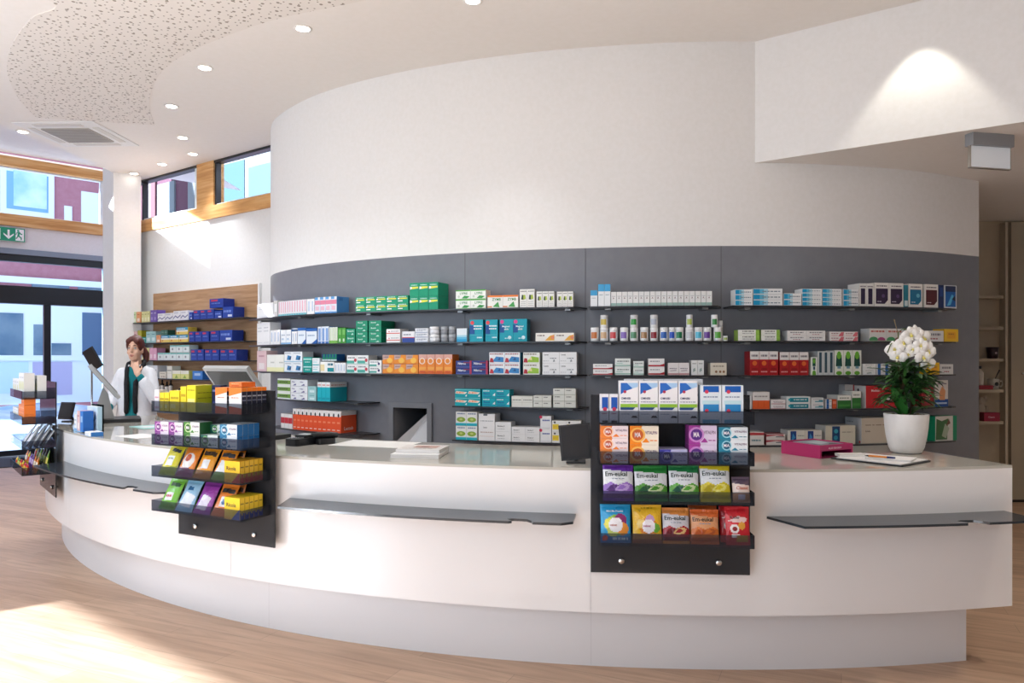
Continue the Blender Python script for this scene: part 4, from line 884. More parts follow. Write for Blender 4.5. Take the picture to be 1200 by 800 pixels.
D.update({
 'yellowsmall': dict(f='f3dc22', s='e0c81c', t='f8e840', it=[('x', .1, .6, .9, .1, 'b59a12'), ('r', .1, .15, .6, .35, 'f8ec8a')]),
 'yellowtall': dict(f='f2e022', s='b9bf22', t='f6ea48', it=[('x', .1, .8, .9, .04, '9c9414'), ('r', .1, .35, .9, .5, 'f9f08e'), ('r', 0, .3, 1, .32, 'c9bc1c')], si=[('x', .1, .7, .9, .03, '6f7a1a'), ('x', .1, .5, .9, .03, '6f7a1a')]),
 'whitesmall': dict(f='eeecef', s='dcd8e0', it=[('x', .1, .6, .9, .08, 'c890a4'), ('r', 0, .1, 1, .2, 'd9b9c6')]),
 'navysmall': dict(f='1d2450', s='171c42', it=[('x', .1, .75, .9, .08, '8f98c8'), ('r', .1, .3, .9, .4, '32407f')]),
 'orangenavy': dict(f='efefef', s='191d33', t='f08322', it=[('p', [(0, .68), (1, .82), (1, 1), (0, 1)], 'f0812a'), ('p', [(0, 0), (1, 0), (1, .22), (0, .3)], 'dd5a22'), ('x', .2, .6, .8, .04, 'c0805a')], si=[('r', 0, .86, 1, 1, 'f08322'), ('x', .1, .66, .9, .05, 'c9ccd8'), ('x', .1, .5, .9, .04, '868ca6')]),
 'yellowred': dict(f='f5c51e', s='f0c428', t='f7b32c', it=[('t', .14, .58, .18, 'Ricola', '2f2a1a', .7), ('p', [(.45, 0), (1, 0), (1, .5)], 'd9432a'), ('r', 0, .0, .4, .15, 'e8a018')], si=[('r', 0, 0, 1, .24, 'e0403a'), ('r', 0, 0, .08, 1, 'a87a12'), ('r', .3, .14, .7, .4, 'e8703a'), ('x', .15, .7, .85, .05, '5f4a1a')]),
 'yellowblue': dict(f='f5cf1e', s='f0cc28', t='f3d32c', it=[('t', .14, .58, .18, 'Ricola', '2f2a1a', .7), ('p', [(.45, 0), (1, 0), (1, .5)], '2a4aa8'), ('r', 0, .0, .4, .15, 'e8b018')], si=[('r', 0, 0, 1, .3, '2a48b0'), ('r', 0, 0, .08, 1, 'a88412'), ('r', .3, .2, .7, .4, 'c8b04a'), ('x', .15, .7, .85, .05, '5f4a1a')]),
 'orangecube': dict(f='ee8a3e', s='e67c30', t='f4a55e', it=[('x', .2, .6, .8, .1, 'f8d0a8'), ('r', .2, .2, .8, .4, 'd9661f'), ('r', 0, .96, 1, 1, 'c9601f')]),
 'whitestand': dict(f='f0f1f0', s='e3e6e4', it=[('c', .5, .5, .2, 'e0dfb0'), ('x', .2, .8, .8, .05, 'b0b5b5'), ('r', 0, 0, 1, .06, 'c9d3d3')]),
})

KINDS = {'pale_medicine_box': ('bluegrad', 'whitelime', 'whitepink', 'whiteplain', 'greyred', 'lowyellow', 'tealline', 'whitetealend', 'redstripe', 'palepink', 'pinktop', 'whiteredpair', 'bluetop', 'linebox', 'creamlow'),  # all medicine boxes, named apart by the look of the carton
 'coloured_medicine_box': ('darkpurple', 'spine_dark', 'tealbox', 'maroonbox', 'spine_teal', 'spine_navy', 'navypic', 'tealtall', 'tealpink', 'orangering', 'orangepic', 'greenblack', 'greyspine', 'greenbottle', 'redwhite', 'orangeslim', 'aqua'),
 'device_box': ('reddevice', 'bigdevice', 'redside', 'bluewide')}
def wallrun(row, px0, px1, n, layers, hpx, depth, key, look, name='medicine_box', back=0.0, dz=0.0, cat='box', lay=None, hfix=None):
    z = SH[row]+.0005+dz; s0, s1 = s_for(px0, .2), s_for(px1, .2)
    pm, Tm, Nm = wall_at((s0+s1)/2); Yf = (pm+Nm*.2).y; h = (hpx*Yf/F)/layers
    part = 'curved wall'
    where = f'{ROWN[row]} shelf of grey wall'
    group = f'{look} items, {ROWN[row]} wall shelf'
    proto = None
    if name == 'medicine_box':
        for nm, ks in KINDS.items():
            if key in ks: name = nm; cat = nm.replace('_', ' ')
    for k in range(n):
        a, b = s0+(s1-s0)*k/n, s0+(s1-s0)*(k+1)/n
        (pa, Ta, Na), (pb, Tb, Nb) = wall_at(a), wall_at(b); off = .215-back
        qa, qb = pa+Na*off, pb+Nb*off; w = (qb-qa).length-.002; T = (qb-qa).normalized(); rz = math.atan2(T.y, T.x); c = (qa+qb)/2
        if proto is None:
            dd = min(depth, off-.01); ra, rb = pa+Na*(off-dd), pb+Nb*(off-dd)
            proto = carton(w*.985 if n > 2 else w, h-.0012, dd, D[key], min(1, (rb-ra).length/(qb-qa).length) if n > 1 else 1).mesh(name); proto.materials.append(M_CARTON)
        for l in range(layers):
            o = bpy.data.objects.new(name, proto); COL.objects.link(o)
            o.location = (c.x, c.y, z+l*h); o.rotation_euler = (0, 0, rz)
            bits = [f'{ORD[k]} from left' if n > 1 else '', (lay or LAY[layers][l])]
            addlabel(o, look, bits, where, cat, group if n*layers > 1 else None)

WR = wallrun
# --- top shelf
WR(0, 303, 322, 1, 1, 17, .12, 'bigwhite', 'plain white carton at the sunlit left tip')
WR(0, 322.5, 327, 1, 1, 19, .06, 'greyslim', 'slim grey carton beside pink spines')
WR(0, 328, 361, 12, 1, 17.5, .12, 'spine_pink', 'slim white carton with pink spine')
WR(0, 361.5, 370, 2, 1, 18, .12, 'spine_white', 'slim white carton with pale blue spine')
WR(0, 370.5, 396, 4, 1, 19.5, .15, 'bluepink', 'blue carton with pink bands')
WR(0, 418, 479.5, 5, 2, 17.5, .13, 'greenyel', 'small green carton with yellow band')
WR(0, 481, 514.5, 3, 2, 32, .19, 'biggreen', 'large green carton with yellow stripe')
WR(0, 535, 570, 2, 2, 22, .11, 'whitegreen', 'white carton with green lid stripe')
WR(0, 572, 608, 2, 1, 15, .12, 'orangegreen', 'white carton with orange lid and green print')
WR(0, 609.5, 627, 2, 1, 21.5, .12, 'whitepic', 'taller white carton with dark green picture')
WR(0, 629, 650, 3, 1, 18.5, .12, 'whitepic', 'white carton with green picture in the trio')
WR(0, 653, 672, 3, 1, 18, .12, 'whitepic', 'white carton with green picture at shelf end')
WR(0, 692, 700.3, 1, 1, 19, .07, 'bluetop', 'shorter white carton with blue top')
WR(0, 701, 715.5, 2, 1, 26, .07, 'bluetop', 'tall white carton with blue top')
WR(0, 716, 834, 18, 1, 17, .10, 'linebox', 'slim white carton in long row')
WR(0, 861, 881, 1, 3, 19, .12, 'bluegrad', 'small white carton with blue fade')
WR(0, 882, 916, 1, 3, 20, .13, 'bluegrad', 'widest white carton with blue fade')
WR(0, 917.5, 938, 1, 2, 14.5, .12, 'bluegrad', 'white carton with blue fade in low stack')
WR(0, 939, 962, 1, 4, 20, .12, 'bluegrad', 'white carton with blue fade, left full stack')
WR(0, 962.5, 985, 1, 4, 20, .12, 'bluegrad', 'white carton with blue fade, middle full stack')
WR(0, 987, 1005, 1, 3, 20, .12, 'bluegrad', 'white carton with blue fade, right stack')
WR(0, 1005.5, 1022.5, 2, 1, 27, .14, 'spine_dark', 'slim white carton with dark purple spine')
WR(0, 1023, 1057, 2, 1, 28, .10, 'darkpurple', 'white carton with dark purple panel')
WR(0, 1057.5, 1062.5, 1, 1, 26, .14, 'spine_teal', 'slim teal carton')
WR(0, 1063, 1079, 1, 1, 27.5, .10, 'tealbox', 'white carton with teal blue panel')
WR(0, 1081.5, 1097.5, 1, 1, 27.5, .10, 'maroonbox', 'white carton with maroon panel')
WR(0, 1098, 1104, 1, 1, 27, .14, 'spine_navy', 'slim navy carton')
WR(0, 1104.5, 1119, 1, 1, 27, .10, 'navypic', 'blue picture carton at right end')
# --- second shelf
WR(1, 303, 318, 2, 1, 26, .11, 'bigwhite', 'plain white carton in the sunlit pair')
WR(1, 318.5, 330, 3, 1, 17, .11, 'spine_white', 'slim white carton with blue-grey spine')
WR(1, 331, 343, 2, 1, 17, .12, 'whiteblue', 'white carton with blue side')
WR(1, 343.5, 350, 2, 1, 15, .12, 'spine_white', 'slim white carton between blue ones')
WR(1, 350.5, 360, 1, 1, 19, .14, 'blueside', 'white carton with deep blue side, left')
WR(1, 360.5, 373, 1, 1, 18, .14, 'blueside', 'wider white carton with deep blue side')
WR(1, 374, 387, 3, 1, 20, .13, 'bluespine', 'slim blue and white carton')
WR(1, 387.5, 397, 3, 1, 19, .13, 'limespine', 'slim white carton with lime foot')
WR(1, 397.5, 406.5, 2, 1, 18, .13, 'greenspine', 'slim grass green carton')
WR(1, 407, 417.5, 1, 2, 17, .12, 'greenpack', 'short green pack')
WR(1, 418.5, 432, 1, 4, 26, .13, 'greenpack', 'green pack in left stack')
WR(1, 433.5, 448, 1, 4, 26, .19, 'greenpack', 'green pack in right stack')
WR(1, 454, 470, 1, 2, 16, .13, 'whitered', 'white carton with red band')
WR(1, 472.5, 487, 1, 1, 13, .13, 'whitenavyred', 'white carton with navy and red foot')
WR(1, 487.5, 502.5, 1, 3, 16.5, .12, 'whitegrey', 'white carton with grey print')
WR(1, 536, 548, 1, 1, 16, .08, 'bluefade', 'white carton fading to blue')
WR(1, 551, 567, 1, 1, 26, .10, 'tealtall', 'tall teal carton with red dot, left')
WR(1, 569.5, 584, 1, 1, 26, .10, 'tealtall', 'tall teal carton with red dot, right')
WR(1, 586, 618, 2, 1, 26.5, .12, 'tealpink', 'tall teal carton with pink dot')
WR(1, 628, 673, 2, 1, 10, .12, 'lowyellow', 'flat white carton with yellow swirl')
WR(1, 864, 889.5, 1, 2, 13, .10, 'whitelime', 'left white carton with lime end')
WR(1, 891, 913, 1, 2, 13, .10, 'whitelime', 'right white carton with lime end')
WR(1, 921.5, 966, 2, 2, 12, .10, 'whiteplain', 'plain white carton with grey print')
WR(1, 971, 1004, 2, 2, 11, .10, 'whitepink', 'white carton with pink wedge')
WR(1, 1017, 1057, 2, 1, 15, .10, 'greyred', 'grey carton with green and magenta arcs')
WR(1, 1058, 1104, 2, 1, 13, .10, 'whiteplain', 'white carton behind the orchid bloom')
WR(1, 1104.5, 1121, 1, 1, 15, .10, 'yellowbox', 'yellow carton at right end')
# --- third shelf
WR(2, 303, 314, 1, 1, 24, .11, 'pastelpink', 'white pinkish carton at the sunlit tip')
WR(2, 314.5, 334.5, 2, 1, 20, .12, 'paleyellow', 'pale yellow and white carton')
WR(2, 335, 356, 2, 2, 24, .12, 'eyepic', 'white carton with blue picture')
WR(2, 357, 367, 1, 2, 18, .10, 'tealgreen', 'teal carton')
WR(2, 367.5, 376, 1, 2, 17, .10, 'whiteteal', 'white carton with teal foot')
WR(2, 377, 393, 1, 1, 13, .08, 'yellowteal', 'white carton with beige and teal blocks')
WR(2, 393.5, 406.5, 4, 1, 12, .10, 'spine_white', 'slim white spine carton')
WR(2, 379, 396, 5, 1, 8, .10, 'darkgreenblue', 'dark green carton lying on top', dz=.105, lay=' ')
WR(2, 408, 433, 2, 2, 21, .12, 'tealred', 'red and teal dotted carton')
WR(2, 434, 448.5, 1, 2, 15.5, .12, 'tealnavy', 'white carton with navy dot')
WR(2, 449.5, 491, 3, 2, 22, .14, 'orangepic', 'orange carton with pale corner')
WR(2, 491.5, 531, 4, 1, 23, .13, 'orangering', 'orange carton with white ring')
WR(2, 535, 572.5, 2, 2, 16, .12, 'navyred', 'navy carton with red edge')
WR(2, 574, 610, 2, 2, 26, .12, 'bluepic', 'blue and red picture carton')
WR(2, 613.5, 633, 1, 2, 26, .12, 'limepic', 'white carton with lime and red picture')
WR(2, 636, 676, 2, 2, 26.5, .12, 'lasea', 'white carton with grey flower print')
WR(2, 695, 718, 1, 2, 13, .11, 'redstripe', 'low white carton with red stripe')
WR(2, 720.5, 739, 1, 2, 19.5, .11, 'mint', 'wider white carton with mint band')
WR(2, 742, 754.5, 1, 2, 16.5, .11, 'mint', 'narrow white carton with mint band')
WR(2, 759.5, 778.5, 1, 2, 19.5, .11, 'redstripe', 'taller white carton with red stripe')
WR(2, 782.5, 807.5, 2, 1, 14.5, .10, 'palepink', 'white carton with dusky pink foot')
WR(2, 809.5, 824.5, 2, 1, 17.5, .10, 'plainslim', 'pale slim carton')
WR(2, 832, 851, 1, 1, 14.5, .10, 'cream', 'cream carton with brown dots')
WR(2, 878, 911, 3, 1, 28, .13, 'redwhite', 'red carton with white top, left group')
WR(2, 912.5, 946.5, 3, 1, 27, .13, 'redwhite', 'red carton with white top, right group')
WR(2, 949, 956.5, 1, 1, 21, .08, 'greenbottle', 'narrow white carton with green bottle print', back=0)
WR(2, 957, 976, 3, 1, 28, .15, 'greyspine', 'pale carton with dark slate spine')
WR(2, 976.5, 1008, 3, 1, 29, .12, 'greenblack', 'white carton with dark green bottle print')
WR(2, 1009.5, 1025, 1, 2, 13, .10, 'plainslim', 'small grey carton')
WR(2, 1025.5, 1043, 2, 1, 13, .10, 'whiteblueband', 'white carton with blue block')
WR(2, 1088, 1099, 1, 1, 14, .10, 'yellowbox', 'small yellow carton behind leaves')
WR(2, 1099.5, 1115, 1, 1, 12, .10, 'whiteplain', 'flat white carton at right')
# --- fourth shelf
WR(3, 327, 342, 1, 3, 24, .12, 'limetop', 'white carton with olive green band')
WR(3, 342.5, 362, 2, 3, 24, .12, 'whitepurple', 'white carton with purple lettering')
WR(3, 362.5, 372, 1, 2, 17, .10, 'tealpale', 'pale blue carton')
WR(3, 373.5, 388.5, 3, 1, 22.5, .20, 'aqua', 'aqua carton with white top')
WR(3, 534, 564, 2, 2, 20, .12, 'tealorange', 'teal carton with orange lettering')
WR(3, 565.5, 598, 2, 2, 20, .12, 'tealblue', 'teal carton with blue lettering')
WR(3, 600, 625, 2, 1, 13, .12, 'creamlow', 'low cream carton')
WR(3, 625.5, 646.5, 2, 2, 14, .12, 'creampair', 'small cream carton')
WR(3, 648.5, 675, 2, 3, 22.5, .12, 'creampair', 'cream carton in the tall stack')
WR(3, 870.5, 880, 1, 1, 15, .10, 'whiteplain', 'small white carton beside the front stand')
WR(3, 881, 901, 1, 1, 20, .12, 'orangeprint', 'orange and white carton')
WR(3, 902.5, 919.5, 1, 2, 11, .10, 'palepink', 'low white carton with faint pink print')
WR(3, 920.5, 948.5, 1, 2, 14.5, .10, 'tealline', 'white carton with teal panel')
WR(3, 949.5, 964, 1, 2, 13, .10, 'whitetealend', 'white carton with teal lines')
WR(3, 966, 973.5, 1, 2, 11, .10, 'whiteblueband', 'tiny white and blue carton')
WR(3, 974, 979, 1, 1, 11, .10, 'orangeslip', 'tiny orange carton')
WR(3, 980, 996, 1, 1, 15.5, .14, 'greenhalf', 'white carton with green lower half')
WR(3, 997, 1007.5, 1, 1, 20, .12, 'greenhalf', 'narrow tall carton with green lower half')
WR(3, 1000.5, 1012, 1, 1, 27, .10, 'redside', 'white carton with red edge', back=.125)
WR(3, 1013, 1055, 1, 1, 26, .17, 'reddevice', 'large red device carton with white side')
WR(3, 1078, 1092, 1, 1, 24, .10, 'redpic', 'dark red picture carton behind leaves')
WR(3, 1093.5, 1109, 1, 1, 31, .10, 'footpic', 'white and blue carton with a foot picture')
# --- lowest shelf
WR(4, 331, 344.5, 3, 1, 17, .12, 'redlow', 'low white carton with red band')
WR(4, 345, 401, 11, 1, 25, .19, 'orangeslim', 'slim orange carton with white top')
WR(4, 535, 560, 2, 2, 33, .12, 'leafbox', 'green leaf carton with aqua foot')
WR(4, 561.5, 580.5, 1, 1, 31.5, .14, 'whitetall', 'tall plain white carton')
WR(4, 581, 599.5, 1, 2, 22.5, .13, 'whitetext', 'white carton with black lettering, left stack')
WR(4, 600, 633, 2, 2, 17.5, .12, 'whitetext', 'low white carton with black lettering')
WR(4, 633.5, 646.5, 1, 2, 31, .12, 'whitedot', 'white carton with red corner dot')
WR(4, 647, 681, 2, 2, 26, .12, 'whiteyel', 'white carton with yellow square')
WR(4, 876.5, 894.5, 1, 1, 15.5, .12, 'whiteredpair', 'white carton with red top stripe')
WR(4, 897, 919.5, 1, 2, 13, .12, 'pinktop', 'white carton with crimson wave')
WR(4, 922, 962, 2, 1, 17, .13, 'bluewin', 'white carton with navy block')
WR(4, 966, 1001, 1, 1, 22, .14, 'bluewide', 'wide beige carton with navy block')
WR(4, 1008, 1052, 1, 1, 30, .19, 'bigdevice', 'big beige device carton beside the orchid pot')
WR(4, 1094, 1119, 1, 1, 29, .10, 'greenpic', 'carton with green foliage picture at right end')

# --- jars on the second shelf
def jar_mesh(r, h, lab):
    mb = MB(); 
    def col(a, b):
        if a in (3, 4): return lab if (b/20.0) % 1 > .62 and (b/20.0) % 1 < .86 else 'eef0f0'
        return 'eef0f0'
    mb.lathe([(r*.92, 0), (r, .004), (r, h*.18), (r, h*.2), (r, h*.45), (r, h*.66), (r, h*.70), (r*.96, h*.75), (r*.9, h*.76)], 20, col=col); return mb
def lid_mesh(r, h, c='f4f5f5'):
    mb = MB(); mb.lathe([(r*.97, h*.765), (r*.99, h*.78), (r*.99, h*.97), (r*.93, h), (.001, h)], 20, col=c); return mb
def jar(px, row, hpx, wpx, labc, label, dz=0, lidc='f4f5f5', name='supplement_jar', back=0):
    s = s_for(px, .16); p, T, N, rz = wallframe(s); q = p+N*(.16-back); k = q.y/F
    t = thing(name, label, 'jar', (q.x, q.y, SH[row]+.0005+dz), rz-.35, 'white supplement jars on the second shelf')
    r = wpx*k/2; h = hpx*k; jar_mesh(r, h, labc).build('jar_body', M_PLAST, t); lid_mesh(r, h, lidc).build('lid', M_PLAST, t)
    USED[label] = 1; return h
JP = [(697, 'c8763a', 'brown-orange'), (708, 'd8b48a', 'tan'), (719, 'c8484a', 'red'), (731.5, '8a6fc0', 'lilac'), (743, '5a8f6a', 'sage green'), (755, 'a8825a', 'ochre'), (766.5, '8a1f2c', 'dark red'),
      (778, '2a5fb0', 'blue'), (787.5, '1f4fc0', 'royal blue'), (796, '1f7a4c', 'dark green'), (808, 'c9ccd0', 'silver-grey'), (818.5, '58b8d4', 'sky blue'), (828.5, '6a3f9a', 'violet'), (841, '5aa83a', 'leaf green')]
tops = {708: ('d8c25a', 'yellow'), 743: ('2f9a3a', 'bright green'), 766.5: ('c0c6d4', 'grey-lilac'), 808: ('b8cc5a', 'lime'), 841: ('3f8f4a', 'grass green')}
for k, (px, c, nm) in enumerate(JP):
    h = jar(px, 1, 16, 9.5 if k not in (8,) else 8, c, f'white supplement jar with {nm} label on the second shelf')
    if px in tops: jar(px-(.8 if px > 830 else 0)-(3 if px > 840 else 0), 1, 14.5, 9 if px < 800 else 7.5, tops[px][0], f'white supplement jar with {tops[px][1]} label standing on another jar', dz=h+.0008)
jar(846.6, 1, 24, 5.5, '8f9a8a', 'tall narrow white bottle at the right end of the jar row', name='supplement_bottle', back=.06)
jar(850, 1, 6, 5.5, 'a8c060', 'tiny white pot at the right end of the jar row', name='cream_pot')
# silver and white jars in the long left shelf
def lowjar(px, dz, wpx, hpx, body, lid, label, grp):
    s = s_for(px, .16); p, T, N, rz = wallframe(s); q = p+N*.16; k = q.y/F; r = wpx*k/2; h = hpx*k
    t = thing('cream_jar', label, 'jar', (q.x, q.y, SH[1]+.0005+dz), rz, grp)
    mb = MB(); mb.lathe([(r*.9, 0), (r, .004), (r, h*.55), (r*.9, h*.58), (r*.9, h*.6)], 20, col=body); mb.build('jar_body', M_PLAST, t)
    mb = MB(); mb.lathe([(r*.98, h*.6), (r, h*.63), (r, h*.95), (r*.94, h), (.001, h)], 20, col=lid); mb.build('lid', M_PLAST, t); return h
g1 = 'cream jars on the second shelf'
h = lowjar(509.5, 0, 12.5, 9, 'e8eaee', 'f4f5f6', 'round white cream jar, lower one of two', g1); lowjar(509.5, h+.001, 12, 9, 'e8eaee', 'f4f5f6', 'round white cream jar, upper one of two', g1)
for i, px in enumerate((521.2, 530.2)):
    h = lowjar(px, 0, 8.8, 9, '8f9399', 'b4b8bd', f'silver grey cream jar, lower {("left", "right")[i]}', g1); lowjar(px, h+.001, 8.8, 9, '8f9399', 'b4b8bd', f'silver grey cream jar, upper {("left", "right")[i]}', g1)

# --- oak unit
def oakrun(row, px0, px1, n, layers, hpx, depth, key, look, dz=0.0, name='oak_unit_medicine_box', lay=None):  # medicine boxes too, here on the oak shelves
    a0, a1 = ba(px0), ba(px1); kx = on_plane((px0+px1)/2, 420, BW0, BWn).y/F*.975
    h = hpx*kx/layers; w = (a1-a0)*.975/n; proto = None
    R = Matrix.Rotation(BWrz, 4, 'Z')
    for k in range(n):
        for l in range(layers):
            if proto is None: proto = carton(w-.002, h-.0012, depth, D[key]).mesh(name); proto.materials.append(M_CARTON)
            o = bpy.data.objects.new(name, proto); COL.objects.link(o)
            o.location = BO+(R @ Vector((a0+(a1-a0)*(k+.5)/n, -.225, 0)))+Vector((0, 0, BZ[row]+.0005+dz+l*h)); o.rotation_euler = (0, 0, BWrz)
            addlabel(o, look, [f'{ORD[k]} from left' if n > 1 else '', lay or LAY[layers][l]], f'{ROWN[row]} shelf of oak unit', 'medicine box', f'{look} items, oak unit {ROWN[row]} shelf' if n*layers > 1 else None)
OR = oakrun
OR(0, 169, 175, 1, 1, 13, .12, 'pastelpink', 'slim pale pink carton'); OR(0, 175, 179, 1, 1, 13, .12, 'pastelgreen', 'slim pale green carton')
OR(0, 179, 184, 1, 1, 13, .12, 'pastelorange', 'slim orange carton'); OR(0, 185, 195, 3, 1, 13, .12, 'pastelyellow', 'slim pale yellow carton'); OR(0, 195.5, 203, 2, 1, 14, .12, 'purplebox', 'slim purple carton')
OR(0, 204, 222, 2, 1, 9.5, .15, 'whitewave', 'low white carton with wavy line'); OR(0, 222.5, 240, 2, 1, 11.5, .15, 'whitewave', 'taller white carton with wavy line')
OR(0, 241, 245, 1, 1, 9, .12, 'bluelow', 'small blue carton with white print'); OR(0, 246, 270.5, 3, 1, 11, .15, 'bluebox', 'blue carton with red tab'); OR(0, 271, 280, 1, 1, 9, .15, 'bluelow', 'low blue carton')
OR(0, 280.5, 293, 1, 1, 13, .15, 'bluelow', 'wide blue carton at right end'); OR(0, 265, 281.5, 1, 1, 11, .15, 'bluebox', 'blue carton lying on the blue row', dz=.125)
OR(1, 169, 175, 1, 1, 15, .12, 'tealpale', 'slim pale teal carton'); OR(1, 175.5, 180, 1, 1, 14, .12, 'pastelpink', 'slim pink carton'); OR(1, 180.5, 185, 1, 1, 15, .12, 'olive', 'slim olive yellow carton')
OR(1, 185.5, 190, 1, 1, 7, .10, 'tealgreen', 'small teal carton'); OR(1, 190.5, 202, 2, 1, 13.5, .12, 'tealpale', 'pale teal carton'); OR(1, 202.5, 207.5, 1, 1, 9, .10, 'pastelorange', 'small orange carton')
OR(1, 208, 240, 3, 1, 8.5, .12, 'bandbox', 'yellow carton with blue lid'); OR(1, 226, 240, 1, 1, 8.5, .12, 'bandbox', 'yellow carton with blue lid, stacked', dz=.096); OR(1, 208, 216, 2, 1, 6, .10, 'darkgreenbox', 'dark green carton lying on top', dz=.096)
OR(1, 241, 247.5, 1, 1, 12, .15, 'bluebox', 'narrow blue carton'); OR(1, 248, 264.5, 2, 1, 12, .15, 'bluebox', 'blue carton with crimson tab'); OR(1, 266, 276.5, 1, 1, 12.5, .15, 'bluebox', 'separate blue carton with crimson tab'); OR(1, 277, 292, 1, 1, 13, .15, 'bluelow', 'dark blue carton at right end')
OR(2, 176, 185, 2, 1, 14.5, .12, 'paleblue', 'slim pale blue carton'); OR(2, 185.5, 194, 2, 1, 14.5, .12, 'pastelyellow', 'slim yellow carton'); OR(2, 194.5, 203, 2, 1, 14.5, .12, 'pinkspines', 'slim rose carton')
OR(2, 204, 241.5, 5, 1, 9, .14, 'whiteaqua', 'low white carton with aqua lid'); OR(2, 218.5, 241.5, 3, 1, 8.5, .12, 'whiteaqua', 'white carton with aqua lid, stacked', dz=.101)
OR(2, 243, 258.5, 2, 1, 13, .15, 'bluebox', 'blue carton in left pair'); OR(2, 259.5, 276.5, 2, 1, 13, .15, 'bluebox', 'blue carton in middle pair'); OR(2, 277.5, 297, 2, 1, 13, .15, 'bluebox', 'blue carton in right pair')
OR(3, 182, 204, 3, 1, 15, .13, 'whitegroup', 'white carton with pale green foot'); OR(3, 206, 214, 1, 1, 8, .12, 'cream', 'small cream carton'); OR(3, 215, 221, 1, 1, 15, .12, 'creamlow', 'tall cream carton'); OR(3, 221.5, 241, 2, 1, 10, .13, 'yellowgreen', 'pale yellow carton with green mark'); OR(3, 245, 257, 1, 1, 10, .13, 'skyblue', 'bright blue carton')
OR(4, 178, 193, 2, 1, 11, .13, 'palepink', 'white carton with pinkish print')
def bottle(loc, r, h, label, grp, c='231a18', lc='d8d4ce', name='medicine_bottle'):
    t = thing(name, label, 'bottle', loc, 0, grp)
    mb = MB(); mb.lathe([(r*.9, 0), (r, .004), (r, h*.62), (r*.8, h*.7), (r*.36, h*.78), (r*.36, h*.86), (.001, h*.86)], 16, col=lambda a, b: lc if a == 1 else c); mb.build('bottle_body', M_PLAST, t)
    mb = MB(); mb.lathe([(r*.44, h*.861), (r*.44, h*.99), (r*.38, h), (.001, h)], 14, col='191919'); mb.build('cap', M_PLAST, t)
for k, px in enumerate((198, 203, 208.5, 213)):
    R = Matrix.Rotation(BWrz, 4, 'Z'); bottle(BO+(R @ Vector((ba(px), -.15, 0)))+Vector((0, 0, BZ[4]+.0005)), .026, .17+.02*(k % 2), f'dark brown medicine bottle, {ORD[k]} from left on the fifth oak unit shelf', 'brown bottles on the oak unit')

# --- stands
def standrun(di, tray, x0, x1, n, layers, h, depth, key, look, nd=1, y=-.195, dz=0.0, name='remedy_carton', lay=None):
    t, th, wh = DISP[di]; R = Matrix.Rotation(-math.radians(th), 4, 'Z'); w = (x1-x0)/n; proto = None
    for k in range(n):
        for l in range(layers):
            for d in range(nd):
                if proto is None: proto = carton(w-.003, h-.001, depth-.0015, D[key]).mesh(name); proto.materials.append(M_CARTON)
                o = bpy.data.objects.new(name, proto); COL.objects.link(o)
                o.location = t.location+(R @ Vector((x0+w*(k+.5), y+d*depth, TRZ[tray]+.0055+dz+l*h))); o.rotation_euler = (0, 0, -math.radians(th))
                addlabel(o, look, [f'{ORD[k]} from left' if n > 1 else '', f'{ORD[d]} from front' if nd > 1 else '', lay or LAY[layers][l]], f'{ROWN[tray]} tray of {wh}', 'carton', f'{look} items, {wh}' if n*layers*nd > 1 else None)
fx3 = lambda px: (px-787.5)*.00400
S3 = lambda tr, a, b, *r, **k: standrun(2, tr, fx3(a), fx3(b), *r, **k)
S3(0, 700, 721.5, 2, 1, .133, .06, 'smallblue', 'small white carton with blue square')
S3(0, 722, 812.5, 4, 1, .196, .06, 'talllime', 'tall white carton with lime stripe')
S3(0, 815, 864.5, 2, 1, .176, .06, 'lightblue', 'light blue carton with blue bands')
S3(0, 730, 822, 4, 1, .202, .05, 'whitegroup', 'white carton standing in the back row', y=-.12)
S3(1, 701, 733, 1, 3, .0585, .11, 'orangewhite', 'flat orange and white carton')
S3(1, 734.5, 768, 1, 2, .088, .11, 'orangeyellow', 'larger orange and yellow carton')
S3(1, 768.5, 801, 1, 1, .068, .11, 'indigo', 'indigo carton')
S3(1, 802, 834.5, 1, 2, .09, .11, 'violet', 'violet and white carton')
S3(1, 836, 869.5, 1, 3, .0575, .11, 'tealemb', 'flat teal and white carton')
fx2 = lambda px: -.35+(px-190)/(292-190)*.70
S2 = lambda tr, a, b, *r, **k: standrun(1, tr, fx2(a), fx2(b), *r, **k)
S2(0, 190.5, 196.5, 1, 1, .12, .06, 'whitesmall', 'small white and pink carton')
S2(0, 197, 208.5, 2, 1, .105, .06, 'yellowsmall', 'small yellow carton'); S2(0, 209, 221, 1, 1, .118, .08, 'yellowsmall', 'medium yellow carton')
S2(0, 222, 229, 1, 1, .142, .09, 'yellowsmall', 'tall narrow yellow carton'); S2(0, 229.5, 240, 1, 1, .150, .13, 'yellowtall', 'tallest yellow carton')
S2(0, 244, 254, 1, 1, .150, .05, 'navysmall', 'small navy carton', y=-.11)
S2(0, 262, 275, 1, 1, .142, .034, 'orangenavy', 'left orange white and navy carton', nd=3); S2(0, 277, 291, 1, 1, .142, .036, 'orangenavy', 'right orange white and navy carton', nd=5)
S2(0, 270, 284, 1, 1, .028, .10, 'orangecube', 'orange carton lying on top', dz=.143, y=-.15)
S2(1, 191, 225, 2, 2, .064, .09, 'purplewhite', 'flat white and purple carton'); S2(1, 226, 244.5, 1, 2, .067, .09, 'greenwhite', 'flat white and green carton')
S2(1, 245.5, 265, 1, 1, .068, .09, 'darkgreenemb', 'dark green and white carton'); S2(1, 245.5, 265, 1, 1, .05, .09, 'darkgreenemb', 'dark green carton on top', dz=.069, y=-.13)
S2(1, 267, 286, 1, 2, .066, .04, 'bluewhite', 'blue and white carton', nd=4)
